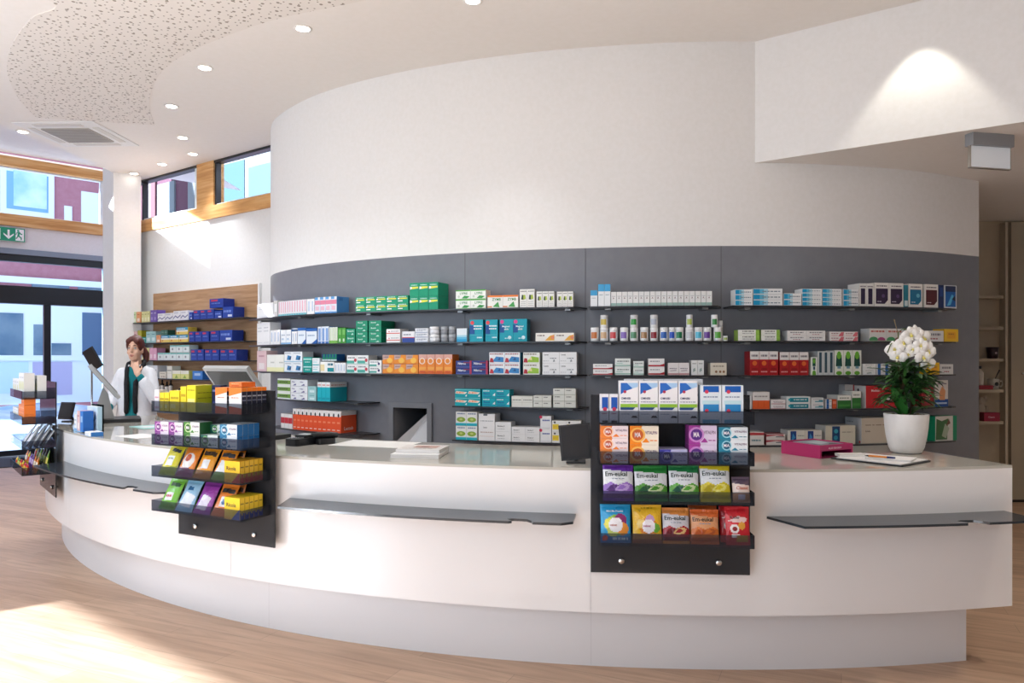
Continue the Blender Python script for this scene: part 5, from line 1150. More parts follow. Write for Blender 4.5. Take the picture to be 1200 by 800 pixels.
S2(2, 272, 289, 1, 1, .118, .033, 'yellowred', 'yellow carton with red foot', nd=5); S2(3, 272, 289, 1, 1, .118, .033, 'yellowblue', 'yellow carton with blue foot', nd=5)
S1 = lambda tr, a, b, *r, **k: standrun(0, tr, a, b, *r, **k)
S1(0, .05, .33, 3, 1, .19, .07, 'whitestand', 'tall white carton'); S1(0, -.33, .03, 3, 1, .14, .07, 'whitestand', 'short white carton')
S1(0, .05, .33, 3, 1, .17, .06, 'whitestand', 'white carton in back row', y=-.11)
S1(1, .03, .34, 4, 2, .07, .075, 'orangecube', 'orange carton'); S1(1, .18, .34, 2, 1, .055, .075, 'orangecube', 'small orange carton on top', dz=.141)
S1(1, -.33, .0, 3, 1, .10, .07, 'whitestand', 'white carton')
# ------------------------------------------------------------------ sweets bags
def inpoly(u, v, P):
    r = False; j = len(P)-1
    for i in range(len(P)):
        if (P[i][1] > v) != (P[j][1] > v) and u < (P[j][0]-P[i][0])*(v-P[i][1])/(P[j][1]-P[i][1])+P[i][0]: r = not r
        j = i
    return r
def bag_mesh(w, h, t, base, items, back=None, nu=30, nv=36):
    mb = MB(); back = back or base
    def bulge(u, v):
        if v < .07 or v > .91: return 0
        vv = (v-.07)/.84
        return (max(0, math.sin(PI*u))**.55)*(max(0, math.sin(PI*vv))**.5)*(1+.06*math.sin(9*u+7*v))
    def width(v): return 1-.045*math.sin(PI*min(1, max(0, v)))
    def pos(u, v, sgn, l=0):
        crimp = .0012*math.sin(u*90) if (v < .07 or v > .91) else 0
        return ((u-.5)*w*width(v), sgn*(t/2*bulge(u, v)+.0006+l)+crimp+.004*math.sin(u*3.1+v*2), v*h)
    def colat(u, v):
        c = base
        for it in items:
            if it[0] == 'r' and it[1] <= u <= it[3] and it[2] <= v <= it[4]: c = it[5]
            elif it[0] == 'c' and (((u-it[1])*w/h)**2+(v-it[2])**2) < it[3]**2: c = it[4]
            elif it[0] == 'p' and inpoly(u, v, it[1]): c = it[2]
        return c
    U = [k/nu for k in range(nu+1)]; V = [k/nv for k in range(nv+1)]
    mb.grid([[pos(u, v, -1) for u in U] for v in V], lambda a, b: colat((b+.5)/nu, (a+.5)/nv))
    mb.grid([[pos(u, v, 1) for u in reversed(U)] for v in V], back)
    for it in items:
        if it[0] == 't':
            decorate(mb, lambda a, b, l: pos(a/w, b/h, -1, l+.0006), w, h, [it])
        if it[0] == 'x':
            decorate(mb, lambda a, b, l: pos(a/w, b/h, -1, l+.0006), w, h, [it])
    return mb
def eukal(top, candy, low, tc='10302a', mid='e2e7ea', logo='Em-eukal', hi='cfe0a8'):
    return [('r', 0, 0, 1, 1, low), ('r', 0, .42, 1, .84, mid), ('p', [(0, .84), (1, .76), (1, 1), (0, 1)], top), ('p', [(.0, .42), (.25, .5), (.5, .42), (.8, .5), (1, .42), (1, .2), (0, .2)], candy),
            ('p', [(.1, .3), (.3, .44), (.55, .40), (.4, .26), (.2, .24)], low), ('p', [(.38, .30), (.6, .46), (.92, .42), (.8, .28), (.55, .25)], hi), ('p', [(.45, .32), (.6, .42), (.8, .39), (.66, .31)], candy), ('r', 0, 0, 1, .08, top), ('t', .07, .655, .12, logo, tc, .87), ('x', .3, .57, .7, .025, '8f9aa8')]
BAGS = {
 'purple': (eukal('6a35a8', '9a70c8', '5a2a7a', hi='c8a8e0'), '7a46b0'), 'green': (eukal('2f8a3c', '4f9a2c', '1f5a34'), '2f7a3c'), 'green2': (eukal('2a8048', '5fae3a', '1f5a44'), '2f7a4c'),
 'yellow': (eukal('ded02c', 'd8c820', 'b8a818', hi='f0e878'), 'd8cc28'), 'cherry': (eukal('d8893c', 'a8202c', '6f1420', mid='c9c6cc', hi='e8c080'), 'c06a2c'), 'orange': (eukal('d9682c', 'd8742c', 'b8541c', tc='1d2a24', mid='d99a6a', hi='b85a2a'), 'c85c24'),
 'orangemini': ([('r', 0, .35, 1, .75, 'f0dcd0'), ('p', [(0, .75), (1, .65), (1, 1), (0, 1)], '5a4a5c'), ('t', .2, .5, .13, 'Classic', 'c85a2c', .7), ('r', .3, .1, .7, .3, 'd8cfe0')], 'd8a07a'),
 'blue': ([('c', .5, .45, .27, '8fc04a'), ('c', .30, .48, .15, 'd8d84a'), ('c', .66, .58, .17, '8a2a6a'), ('c', .73, .36, .16, 'ee9a3a'), ('c', .4, .3, .14, 'c9d86a'), ('c', .5, .46, .19, 'f4f2f4'), ('t', .31, .43, .055, 'velvet', 'b8502c', .4),
          ('t', .2, .79, .05, 'Mini Me Fruchti', 'e8f6fa', .62), ('r', 0, 0, 1, .16, '1f6fae'), ('c', .14, .12, .07, 'd0402c'), ('x', .4, .08, .9, .06, 'bfe0ee')], '2a9ad0'),
 'yellowfruit': ([('c', .55, .42, .25, 'd9862c'), ('c', .3, .5, .12, 'e8c86a'), ('c', .8, .4, .12, '6fae3a'), ('c', .6, .62, .12, 'c9a0c8'), ('c', .55, .44, .18, 'f2eef2'), ('t', .36, .42, .06, 'velvet', 'a83a6a', .4), ('r', 0, 0, 1, .26, 'a8702a'), ('r', 0, .0, 1, .1, '8a4a2a'), ('c', .25, .84, .03, 'b8902a'), ('x', .3, .9, .7, .025, 'a8841c')], 'e8b822'),
 'red': ([('p', [(.1, .62), (.5, .75), (.9, .7), (.85, .6), (.4, .58)], 'e8c8c4'), ('c', .36, .42, .12, 'f0e8e4'), ('c', .36, .42, .06, '8a1a1c'), ('c', .66, .5, .1, 'e0a03a'), ('r', .25, .2, .55, .28, 'f4f0ee'), ('r', .45, .08, .9, .24, 'b8862c'), ('t', .2, .68, .07, 'Kaiser', '2c2230', .6)], 'c8202a'),
 'limeyellow': ([('p', [(.3, .78), (.9, .72), (.9, .82), (.3, .9)], '3a4048'), ('r', .25, .3, .7, .6, 'f0f2ee'), ('p', [(0, 0), (1, 0), (1, .3), (0, .2)], '9fae2a'), ('x', .3, .5, .65, .05, 'a8b08a')], 'dfd626'),
 'orangewhite': ([('c', .5, .5, .26, 'f2ece6'), ('c', .45, .6, .13, 'd8663a'), ('p', [(0, 0), (1, 0), (1, .25), (0, .3)], '8a4a6a'), ('t', .25, .5, .07, 'frutta', 'a83a2c', .5)], 'ef8a24'),
 'orangeblack': ([('p', [(.1, .74), (.95, .7), (.95, .84), (.1, .88)], '4a3a2a'), ('r', .3, .3, .72, .58, 'f0eee8'), ('p', [(0, 0), (1, 0), (1, .22), (0, .16)], 'b8741c')], 'eea01e'),
 'orangegreen': ([('p', [(.15, .72), (.95, .7), (.9, .84), (.15, .86)], '4a4a4c'), ('p', [(.1, .25), (.8, .2), (.85, .55), (.25, .62)], 'e8e8e6'), ('p', [(0, 0), (1, 0), (1, .22), (0, .26)], '7a9a3a')], 'ee9226'),
 'limegreen': ([('p', [(.2, .76), (.85, .72), (.9, .84), (.2, .88)], '3a5a3a'), ('r', .2, .28, .7, .52, 'f2f0ee'), ('x', .25, .38, .65, .07, 'd0606a'), ('p', [(0, 0), (1, 0), (1, .18), (0, .22)], '5f9a2a')], '7ec63a'),
 'bluewhite': ([('p', [(.1, .2), (.8, .12), (.95, .5), (.3, .62)], 'eef2f6'), ('p', [(.35, .68), (.7, .66), (.65, .78), (.35, .8)], '2f6a9a'), ('r', 0, .9, 1, 1, '8fc8e4')], '9fcbe6'),
 'violet': ([('p', [(.1, .15), (.7, .1), (.85, .5), (.3, .6)], 'e8e0ec'), ('r', 0, .85, 1, 1, '7a2f8a')], '9a3fa4'),
 'orangedeep': ([('p', [(.15, .72), (.95, .7), (.9, .84), (.15, .86)], '3f3a38'), ('r', .3, .28, .8, .58, 'eee8e2'), ('c', .55, .42, .1, '4a6a9a'), ('p', [(0, 0), (1, 0), (1, .2), (0, .24)], 'c8641c')], 'e2802a'),
 'silver': ([('p', [(.1, .2), (.8, .3), (.9, .7), (.2, .6)], 'f2f4f6'), ('r', .2, .62, .8, .74, '7a8894'), ('r', 0, 0, 1, .2, 'b5c0ca')], 'e2e8ec'),
}
def bag(di, tray, xc, w, h, key, label, lean=14, y=-.165, name='sweets_bag', t=.034, dz=0, rz=0, nu=30, nv=36, group=None):
    D_, th, wh = DISP[di]; R = Matrix.Rotation(-math.radians(th), 4, 'Z')
    items, base = BAGS[key]; mb = bag_mesh(w, h, t, base, items, nu=nu, nv=nv)
    o = mb.build(name, M_FOIL); o.location = D_.location+(R @ Vector((xc, y, TRZ[tray]+.007+dz)))
    o.rotation_euler = (-math.radians(lean), 0, -math.radians(th)+rz)
    addlabel(o, label, [], f'{ROWN[tray]} tray of {wh}', 'bag', group or f'sweets bags on the {ROWN[tray]} tray of the {wh}'); return o
B3 = lambda tr, a, b, *r, **k: bag(2, tr, (fx3(a)+fx3(b))/2, fx3(b)-fx3(a), *r, **k)
B3(2, 704, 740, .176, 'purple', 'white and purple sweets bag'); B3(2, 741, 780, .166, 'green', 'leaning dark green sweets bag with red corner', rz=.05); B3(2, 745, 779, .184, 'green', 'dark green sweets bag behind another', y=-.11)
B3(2, 781, 816, .172, 'green2', 'green sweets bag with pale middle'); B3(2, 817, 852, .186, 'yellow', 'yellow and white sweets bag'); B3(2, 818, 851, .196, 'yellow', 'yellow sweets bag peeking from behind', y=-.11); B3(2, 854, 874, .118, 'orangemini', 'small orange sweets bag with white label')
B3(3, 701, 737, .180, 'blue', 'bright blue fruit sweets bag'); B3(3, 738.5, 773, .178, 'yellowfruit', 'yellow fruit sweets bag'); B3(3, 773.5, 805, .166, 'cherry', 'dark red and white sweets bag'); B3(3, 806, 839, .160, 'orange', 'orange sweets bag'); B3(3, 806, 840, .186, 'orange', 'orange sweets bag behind another', y=-.11)
B3(3, 846, 874, .176, 'red', 'front red sweets bag', y=-.17); B3(3, 842, 870, .182, 'red', 'second red sweets bag behind', y=-.12)
for tr, lst in ((2, (('limeyellow', 'lime yellow'), ('orangewhite', 'orange and white'), ('orangeblack', 'amber'), ('orangegreen', 'orange and green'))), (3, (('limegreen', 'lime green'), ('bluewhite', 'pale blue and white'), ('violet', 'violet and white'), ('orangedeep', 'deep orange')))):
    for k, (key, nm) in enumerate(lst):
        bag(1, tr, -.275+k*.142, .135, .185, key, f'{nm} sweets bag', lean=30, y=-.175)
    bag(1, tr, .16, .13, .175, lst[3][0], f'{nm} sweets bag in back row', lean=14, y=-.085)
    bag(1, tr, -.20, .13, .175, lst[0][0], f'{lst[0][1]} sweets bag in back row', lean=14, y=-.085)
for j, (xx, sd) in enumerate(((.26, 'right'), (.10, 'left'))):
    for k in range(4): bag(0, 2, xx, .13, .185, 'silver', f'silver grey bag at {sd}, {ORD[k]} from front', lean=33, y=-.188+.04*k, t=.02, nu=16, nv=20)
BAGS.update({'pr': ([('r', 0, .4, 1, .7, 'f0c040')], 'd8262a'), 'py': ([('r', 0, .4, 1, .7, 'd8502a')], 'e8c82a'), 'pg': ([('r', 0, .4, 1, .7, 'd8d86a')], '6fa32a'), 'po': ([('r', 0, .4, 1, .7, 'f0e0c0')], 'ee8a2a'), 'pp': ([('r', 0, .4, 1, .7, 'd0b0d8')], '7a4a9a'), 'pk': ([('r', 0, .4, 1, .7, '8f9a4a')], '3f4a2c')})
for r, (cols, nm) in enumerate(((('pr', 'pr', 'py', 'pr', 'pg', 'py'), 'front row'), (('po', 'po', 'pp', 'pp', 'py', 'po'), 'middle row'), (('pg', 'pk', 'pk', 'pg', 'pk', 'py'), 'back row'))):
    for k, c in enumerate(cols):
        cn = {'pr': 'red', 'py': 'yellow', 'pg': 'green', 'po': 'orange', 'pp': 'purple', 'pk': 'dark olive'}[c]
        bag(0, 3, .29-k*.112, .095, .075+.045*r, c, f'small {cn} pouch, {ORD[k]} from right in {nm}', lean=12, y=-.18+.06*r, name='sweets_pouch', t=.025, nu=8, nv=10, group='small sweets pouches on the far left stand')

# ------------------------------------------------------------------ things on the counter
def ct(px, py, z=TOP):
    Y = (EYE-z)*F/(py-HZ); return Vector(((px-600)/F*Y, Y, z))
def rbox(mb, x0, x1, y0, y1, z0, z1, r, col=None, n=4):
    P = []
    for cx, cy, a0 in ((x1-r, y1-r, 0), (x0+r, y1-r, 90), (x0+r, y0+r, 180), (x1-r, y0+r, 270)):
        for k in range(n+1):
            a = math.radians(a0+90*k/n); P.append((cx+r*math.cos(a), cy+r*math.sin(a)))
    mb.prism(P, z0, z1, col)
def slab(mb, c, ux, uy, w, h, t, col=None):
    """thin plate: centre, unit right, unit up, width, height, thickness"""
    c, ux, uy = Vector(c), Vector(ux).normalized(), Vector(uy).normalized(); n = ux.cross(uy)
    P = [c+ux*(sx*w/2)+uy*(sy*h/2)+n*(sz*t/2) for sz in (-1, 1) for sx, sy in ((-1, -1), (1, -1), (1, 1), (-1, 1))]
    i = len(mb.v); mb.v += [tuple(p) for p in P]
    for q in ((3, 2, 1, 0), (4, 5, 6, 7), (0, 1, 5, 4), (1, 2, 6, 5), (2, 3, 7, 6), (3, 0, 4, 7)):
        mb.f.append(tuple(i+j for j in q)); mb.c.append(col); mb.sm.append(False); mb.mi.append(0)
def terminal(th, R, label, turn=None):
    x, y = arc(th, R); t = thing('till_terminal', label, 'till terminal', (x, y, TOP), -math.radians(turn or th), 'grey till terminals on the counter')
    mb = MB(); rbox(mb, -.20, .20, -.17, .20, .0005, .03, .02); mb.build('base_tray', M_POSD, t)
    mb = MB(); ux = (1, 0, 0); prof = [(-.13, .03), (.0, .03), (-.02, .10), (-.05, .24), (-.09, .30), (-.14, .13)]
    mb.grid([[(sx*.07, a, b) for a, b in prof] for sx in (-1, 1)], smooth=False, closed=True)
    for sx in (-1, 1): mb.face([(sx*.07, a, b) for a, b in (prof if sx > 0 else prof[::-1])])
    mb.build('stand', M_POS, t)
    up = Vector((0, -.62, .785)).normalized(); c = Vector((0, -.08, .35)); nrm = Vector((1, 0, 0)).cross(up)      # nrm points to the staff side? fixed by sign below
    mb = MB(); slab(mb, c, (1, 0, 0), up, .44, .36, .03); mb.build('monitor_housing', M_POS, t)
    mb = MB(); slab(mb, c+nrm*-.017, (1, 0, 0), up, .36, .27, .006); mb.build('back_cover', mat('terminal_back', '8d8f8e', .5), t) if 'terminal_back' not in MATS else mb.build('back_cover', MATS['terminal_back'], t)
    mb = MB(); slab(mb, c+nrm*.0165, (1, 0, 0), up, .40, .31, .003); mb.build('screen', M_SCREEN, t)
    return t
terminal(31.0, 5.80, 'grey till terminal with reclined monitor behind the left display stand')
terminal(52.8, 5.86, 'grey till terminal with reclined monitor in front of the woman', 61)
# dark customer display on a pole in front of the column
p = Vector((-3.74, 6.62, TOP)); t = thing('customer_display', 'dark tilted customer display on a pole in front of the white column', 'display', p, 0)
mb = MB(); mb.tube([(-.02, 0, 0), (-.02, 0, .45)], .008, 8); mb.lathe([(.05, 0), (.05, .008), (.012, .012), (.001, .012)], 16, (-.02, 0)); mb.build('pole', M_STEEL, t)
mb = MB(); slab(mb, (.0, -.02, .545), (.75, -.35, .35), (-.35, -.25, .85), .13, .19, .02); mb.build('display_panel', M_BLACKP, t)
# small tablet at the far left and the one facing the customers
def tablet(name, loc, rz, w, h, tilt, label, roll=0):
    t = thing(name, label, 'tablet', loc, rz)
    up = Vector((0, math.sin(tilt), math.cos(tilt))); ux = Vector((1, 0, 0)); M = Matrix.Rotation(roll, 3, ux.cross(up)); ux2, up2 = M @ ux, M @ up
    c = Vector((0, 0, .02+h/2)); n = ux2.cross(up2)
    mb = MB(); slab(mb, c, ux2, up2, w, h, .012); mb.build('case', M_BLACKP, t)
    mb = MB(); slab(mb, c+n*.0065, ux2, up2, w-.02, h-.02, .002); mb.build('screen', M_SCREEN, t)
    mb = MB(); mb.box(-.05, .05, -.01, .11, .0005, .008); mb.tube([(0, .07, .006), (0, .012, .02+h*.45)], .011, 8); mb.build('stand', M_POSD, t)
tablet('tablet', ct(675, 543.5)+Vector((0, .02, .0)), -.10, .165, .185, .16, 'black tablet on a stand facing the customers beside the front display', roll=.10)
tablet('tablet', ct(78, 494), math.radians(-20), .16, .15, .25, 'small dark tablet on the counter behind the far left stand')
# paper goods
def sheetstack(name, loc, rz, w, d, h, label, cat, topitems, col='f0efed', n=1):
    mb = MB()
    for k in range(n): mb.box(-w/2+.002*(k % 2), w/2+.002*(k % 2), -d/2, d/2, .0005+h*k/n, h*(k+1)/n-.0004, 'e9e6e2' if k % 2 else col)
    decorate(mb, lambda a, b, l: (a-w/2, b-d/2, h+l), w, d, topitems)
    o = mb.build(name, M_CARTON, None, loc, rz); tag(o, label, cat); return o
q = ct(494, 534); sheetstack('brochure_stack', q+Vector((-.01, .03, 0)), -.12, .27, .27, .022, 'lower white brochure stack on the counter beside the chute', 'brochures', [], n=5)
sheetstack('brochure_stack', q+Vector((.0, .06, .0225)), -.17, .25, .22, .02, 'upper white brochure stack with pinkish picture on the counter', 'brochures', [('r', .3, .35, .85, .8, 'c9a79c'), ('c', .55, .55, .12, '9a7a74'), ('x', .1, .15, .8, .05, 'c0bcb8')], n=4)
sheetstack('leaflet', ct(175, 500.5), -.75, .30, .20, .004, 'turquoise and white leaflet in front of the woman', 'leaflet', [('r', 0, 0, 1, 1, 'a9dcd8'), ('r', .3, .2, .7, .7, 'f2f6f6')], col='bfe4e0')
sheetstack('paper_sheet', ct(165, 511), -.6, .30, .21, .0025, 'blank white paper sheet near the counter edge', 'paper', [], col='f4f3f0')
sheetstack('paper_sheet', ct(440, 520), -.3, .50, .32, .002, 'large blank white paper sheet below the chute', 'paper', [], col='f4f3ef')
# leaflet holder with small cartons at the far left
q = ct(103, 505); t = thing('leaflet_holder', 'clear acrylic holder with pale blue leaflets at the far left counter', 'leaflet holder', q, math.radians(-44))
mb = MB(); mb.box(-.13, .13, -.07, .07, .0005, .006); mb.box(-.13, .13, .064, .07, .006, .20); mb.build('acrylic_body', M_CLEAR, t)
mb = MB(); mb.box(-.12, .12, .03, .062, .0065, .185, '9fcbe4', cols=('d5e8f2', 'b5d5e6', 'b5d5e6', 'b5d5e6', 'eaf3f8', 'b5d5e6')); decorate(mb, lambda a, b, l: (a-.12, .03-l, b+.0065), .24, .18, [('r', .05, .55, .6, .9, 'e6f0f4'), ('p', [(.5, .3), (.9, .5), (.8, .7)], '4f8fb8')]); mb.build('leaflets', M_CARTON, t)
R44 = Matrix.Rotation(math.radians(-44), 4, 'Z')
for k, (key, lab, x, h) in enumerate((('whiteblue', 'white carton at left in the acrylic holder', -.085, .12), ('pastelpink', 'pale carton in the middle of the acrylic holder', -.012, .15), ('skyblue', 'blue carton at right in the acrylic holder', .062, .15))):
    o = carton(.068, h, .07, D[key]).build('tissue_box', M_CARTON, None, q+(R44 @ Vector((x, -.06, .0065))), math.radians(-44)); tag(o, lab, 'box', 'cartons in the acrylic holder')
o = carton(.13, .03, .08, D['whiteblue']).build('tissue_box', M_CARTON, None, ct(103, 511)+Vector((0, 0, .0005)), math.radians(-44)); tag(o, 'flat white and blue carton lying before the acrylic holder', 'box')
# card terminal and telephone
q = ct(362, 521); t = thing('card_terminal', 'black card terminal with silver keys on the counter behind the ledge', 'card terminal', q+Vector((-.05, 0, 0)), -.5)
mb = MB(); rbox(mb, -.055, .055, -.09, .09, .0005, .045, .02); rbox(mb, -.05, .05, -.01, .085, .045, .062, .015); mb.build('terminal_body', M_BLACKP, t)
mb = MB(); mb.box(-.038, .038, .015, .07, .0622, .066); mb.build('display', mat('terminal_lcd', 'd3d8d8', .3), t)
mb = MB()
for a in range(3):
    for b in range(4): mb.box(-.036+a*.026, -.016+a*.026, -.078+b*.017, -.066+b*.017, .0452, .05)
mb.build('keypad', M_STEEL, t)
t = thing('telephone', 'black cordless telephone lying beside the card terminal', 'telephone', q+Vector((.085, .06, 0)), -.9)
mb = MB(); rbox(mb, -.045, .045, -.06, .06, .0005, .035, .02); mb.build('cradle', M_BLACKP, t)
mb = MB(); mb.tube([(-.03, -.08, .05), (-.01, -.03, .056), (.0, .03, .056), (.0, .085, .05)], [.018, .021, .021, .018], 10); mb.build('handset', M_BLACKP, t)
# tape dispenser behind the left stand
q = ct(247, 512); t = thing('tape_dispenser', 'white and green tape dispenser behind the left display stand', 'tape dispenser', q+Vector((-.0, .25, 0)), -.4)
mb = MB(); mb.prism([(-.08, -.03), (.08, -.03), (.08, .03), (-.08, .03)], .0005, .05, '2a6a4a'); mb.build('base', M_PLAST, t)
mb = MB(); mb.tube([(-.07+.07*(1-math.cos(PI*k/10)), 0, .05+.07*math.sin(PI*k/10)) for k in range(11)], .014, 8, 'eef0ee'); mb.build('reel_guard', M_PLAST, t)
# magenta leaflet box
P0 = ct(961, 537.5); P1 = ct(1000, 534); ang = math.atan2(P1.y-P0.y, P1.x-P0.x); ww = .265
t = thing('flyer_box', 'magenta cardboard flyer box with open slot standing on the counter', 'flyer box', P0, ang)
mg = 'b32a66'; mb = MB(); dd = .27; hh = .072
mb.box(0, .012, 0, dd, .0005, hh, mg); mb.box(ww-.012, ww, 0, dd, .0005, hh, mg); mb.box(.012, ww-.012, dd-.012, dd, .0005, hh, mg); mb.box(.012, ww-.012, 0, dd-.012, .0005, .008, '7a1a44')
mb.box(.012, ww-.012, 0, .01, .040, hh, mg); mb.box(.012, ww-.012, .01, dd-.012, .058, .064, '8a2050')
decorate(mb, lambda a, b, l: (a, -l, b), ww, hh, [('t', .25, .68, .14, 'ALLES FÜR DICH', 'f0d8e4', .5)])
mb.build('box_body', M_CARTON, t)
mb = MB(); mb.box(.05, ww-.04, .03, dd-.04, .0645, .070, '8a949c'); decorate(mb, lambda a, b, l: (.05+a, .03+b, .070+l), ww-.09, dd-.07, [('p', [(.1, .1), (.7, .3), (.9, .8), (.2, .7)], 'b9c4c9'), ('p', [(.3, .0), (.8, .0), (.7, .25)], '454c54')]); mb.build('flyers', M_CARTON, t)
# clipboard with papers and pens
cA = ct(1060, 548); cB = ct(1094, 541.5); cC = ct(989, 536)
ux = (cB-cA).normalized(); ang = math.atan2(ux.y, ux.x); wd = (cB-cA).length; dp = abs((cC-cA).dot(Vector((-ux.y, ux.x, 0))))
t = thing('clipboard', 'black clipboard with white sheets on the counter before the orchid', 'clipboard', cA+Vector((0, .02, 0)), ang)
mb = MB(); rbox(mb, 0, wd, 0, dp, .0005, .008, .012); mb.build('board', M_BLACKP, t)
mb = MB(); mb.box(.012, wd-.012, .012, dp-.03, .0085, .012, 'efeeec'); mb.build('paper_sheets', M_CARTON, t)
mb = MB(); mb.box(wd*.3, wd*.7, dp-.028, dp-.006, .0085, .016); mb.build('clip', M_STEEL, t)
Rz = Matrix.Rotation(ang, 4, 'Z')
o = sheetstack('notepad', t.location+(Rz @ Vector((wd*.52, dp*.36, .0122))), ang+.25, .16, .22, .010, 'small white notepad lying on the clipboard', 'notepad', [('x', .1, .5, .7, .02, 'c9ccd4')], n=3)
o = sheetstack('folded_leaflet', t.location+(Rz @ Vector((wd*.35, dp*.86, .0122))), ang+1.0, .05, .15, .016, 'rolled white leaflet at the back edge of the clipboard', 'leaflet', [], n=2)
t2 = thing('ballpoint_pen', 'orange and dark blue ballpoint pen lying on the clipboard', 'pen', t.location+(Rz @ Vector((wd*.30, dp*.42, .0285))), ang+1.75)
mb = MB(); mb.tube([(-.035, 0, 0), (.055, 0, 0)], .0055, 8, 'd8842f'); mb.build('barrel', M_PLAST, t2)
mb = MB(); mb.tube([(-.075, 0, 0), (-.0355, 0, 0)], [.005, .006], 8, '24306a'); mb.tube([(.0555, 0, 0), (.075, 0, 0)], [.005, .001], 8, '2a1f24'); mb.build('grip', M_PLAST, t2)

# ------------------------------------------------------------------ orchid in a white pot
q = ct(1073, 533); OX = q+Vector((0, .10, 0)); OX = Vector((OX.x*1.0, OX.y, TOP)); 
orch = thing('potted_orchid', 'white flowering orchid with dark foliage in a marbled white pot', 'orchid', OX, 0)
mb = MB(); pr = [(.066, .0005), (.082, .008), (.094, .035), (.106, .09), (.114, .15), (.119, .222), (.119, .228), (.110, .228), (.104, .19)]; mb.lathe(pr, 40)
mb.build('pot', noisy('marbled_white_pot', 'f1f0ee', 'dcdad8', 7, .45, (1, 1, .6)), orch)
mb = MB(); mb.lathe([(.001, .186), (.107, .188), (.107, .20), (.001, .205)], 24, col='4a3a2c'); rr = random.Random(3)
for k in range(70):
    a = rr.uniform(0, 2*PI); r_ = .098*math.sqrt(rr.random()); s_ = rr.uniform(.008, .016)
    mb.ell((r_*math.cos(a), r_*math.sin(a), .208+rr.uniform(0, .012)), (s_, s_*.8, s_*.7), 8, 5, rr.choice(['8f8468', 'a89a7c', '6a5f48', 'b5aa90', '7f7a52']))
mb.build('bark_and_pebbles', M_CLOTH, orch)
def leaf(mb, base, d, length, width, droop, col, n=7, fold=.25, side=None):
    base, d = Vector(base), Vector(d).normalized(); s = d.cross(Vector((0, 0, 1)))
    if s.length < .05: s = Vector((1, 0, 0))
    s.normalize(); p = base.copy(); rows = []; st = length/n
    for k in range(n+1):
        t = k/n; w = width*(math.sin(PI*min(1, .08+.92*t))**.8)*(1 if t < .98 else .1); up = s.cross(d).normalized()
        rows.append([p-s*w/2+up*w*fold, p, p+s*w/2+up*w*fold])
        p = p+d*st; d = (d+Vector((0, 0, -droop*st))).normalized()
    mb.grid(rows, col)
M_LEAF = painted('glossy_leaf', .38, .5)
for k, (dx, dy, dz, L, w_, dr) in enumerate(((-.95, -.2, .8, .15, .055, 7), (-.55, -.25, 1.3, .21, .085, 2.5), (-.75, .3, .9, .17, .07, 5), (.5, -.5, .9, .16, .07, 8), (.7, .3, .8, .17, .07, 8))):
    mb = MB(); leaf(mb, (dx*.03, dy*.03, .21), (dx, dy, dz), L, w_, dr, '2f6a2a' if k % 2 else '3a7530', 10, .12); mb.build('broad_leaf', M_LEAF, orch)
mb = MB(); rr = random.Random(11)
for k in range(6):
    a = rr.uniform(0, 2*PI); mb.tube([(.02*math.cos(a), .02*math.sin(a), .20), (.03*math.cos(a), .03*math.sin(a), .34), (.05*math.cos(a+.4), .05*math.sin(a+.4), .50)], [.005, .0045, .003], 6, '4a3a28')
mb.build('plant_stems', M_LEAF, orch)
mb = MB()
for k in range(300):
    a = rr.uniform(0, 2*PI); el = rr.uniform(-.5, .9); z = rr.uniform(.29, .52); rad = rr.uniform(.0, .115)*(1 if z < .47 else .7)
    leaf(mb, (rad*math.cos(a), rad*math.sin(a), z), (math.cos(a), math.sin(a), el), rr.uniform(.06, .115), rr.uniform(.02, .034), 9, rr.choice(['264a22', '2f5826', '38652d', '203f1d', '457339']), 4, .2)
mb.build('foliage', M_LEAF, orch)
def flower_mesh(seed):
    rr = random.Random(seed); mb = MB()
    for k, (a, L, w_) in enumerate(((90, .042, .034), (210, .042, .032), (330, .042, .032), (8, .045, .052), (172, .045, .052))):
        a = math.radians(a); dx, dz = math.cos(a), math.sin(a); rows = []; n = 6; y0 = -.004 if k > 2 else 0
        for i in range(n+1):
            t = i/n; w = w_*math.sin(PI*min(1, .12+.80*t)) if i < n else w_*.25
            px, pz = dx*L*t, dz*L*t; nx, nz = -dz, dx
            rows.append([(px+nx*w*s*.5, y0-.012*math.sin(PI*t*.8)+.006*abs(s)**2+.004*t, pz+nz*w*s*.5) for s in (-1, -.5, 0, .5, 1)])
        mb.grid(rows, lambda a_, b_: 'e9e4c8' if a_ == 0 else 'f3f2ee')
    mb.ell((0, -.014, -.006), (.007, .009, .008), 8, 5, 'd9cf6a'); mb.ell((0, -.018, -.016), (.006, .008, .009), 8, 5, 'f0ecd8'); mb.ell((0, -.01, .004), (.004, .006, .005), 8, 5, 'e8d8a0')
    return mb
FL = [(-.115, -.02, .60, 1.2, .5), (-.105, -.04, .56, 1.1, .5), (-.07, -.04, .64, 1.1, .3), (-.03, -.05, .685, 1.15, .1), (.015, -.03, .70, 1.0, -.1), (.05, -.05, .665, 1.25, -.2), (.025, -.07, .625, 1.0, .1), (.075, -.06, .59, 1.3, -.25), (.04, -.07, .555, 1.1, 0), (.10, -.03, .62, .9, -.6), (-.02, -.06, .60, .9, .3), (.085, -.05, .515, 1.1, -.1), (-.045, -.05, .57, .8, .2)]
fm = [flower_mesh(k).mesh('flower') for k in range(2)]
for m_ in fm: m_.materials.append(M_CLOTH)
for k, (x, y, z, s_, r_) in enumerate(FL):
    o = bpy.data.objects.new('flower', fm[k % 2]); COL.objects.link(o); o.parent = orch; o.location = (x*.86+.022, y, z); o.scale = (s_,)*3; o.rotation_euler = (rr.uniform(-.2, .35), rr.uniform(-.4, .4), -r_*1.2)
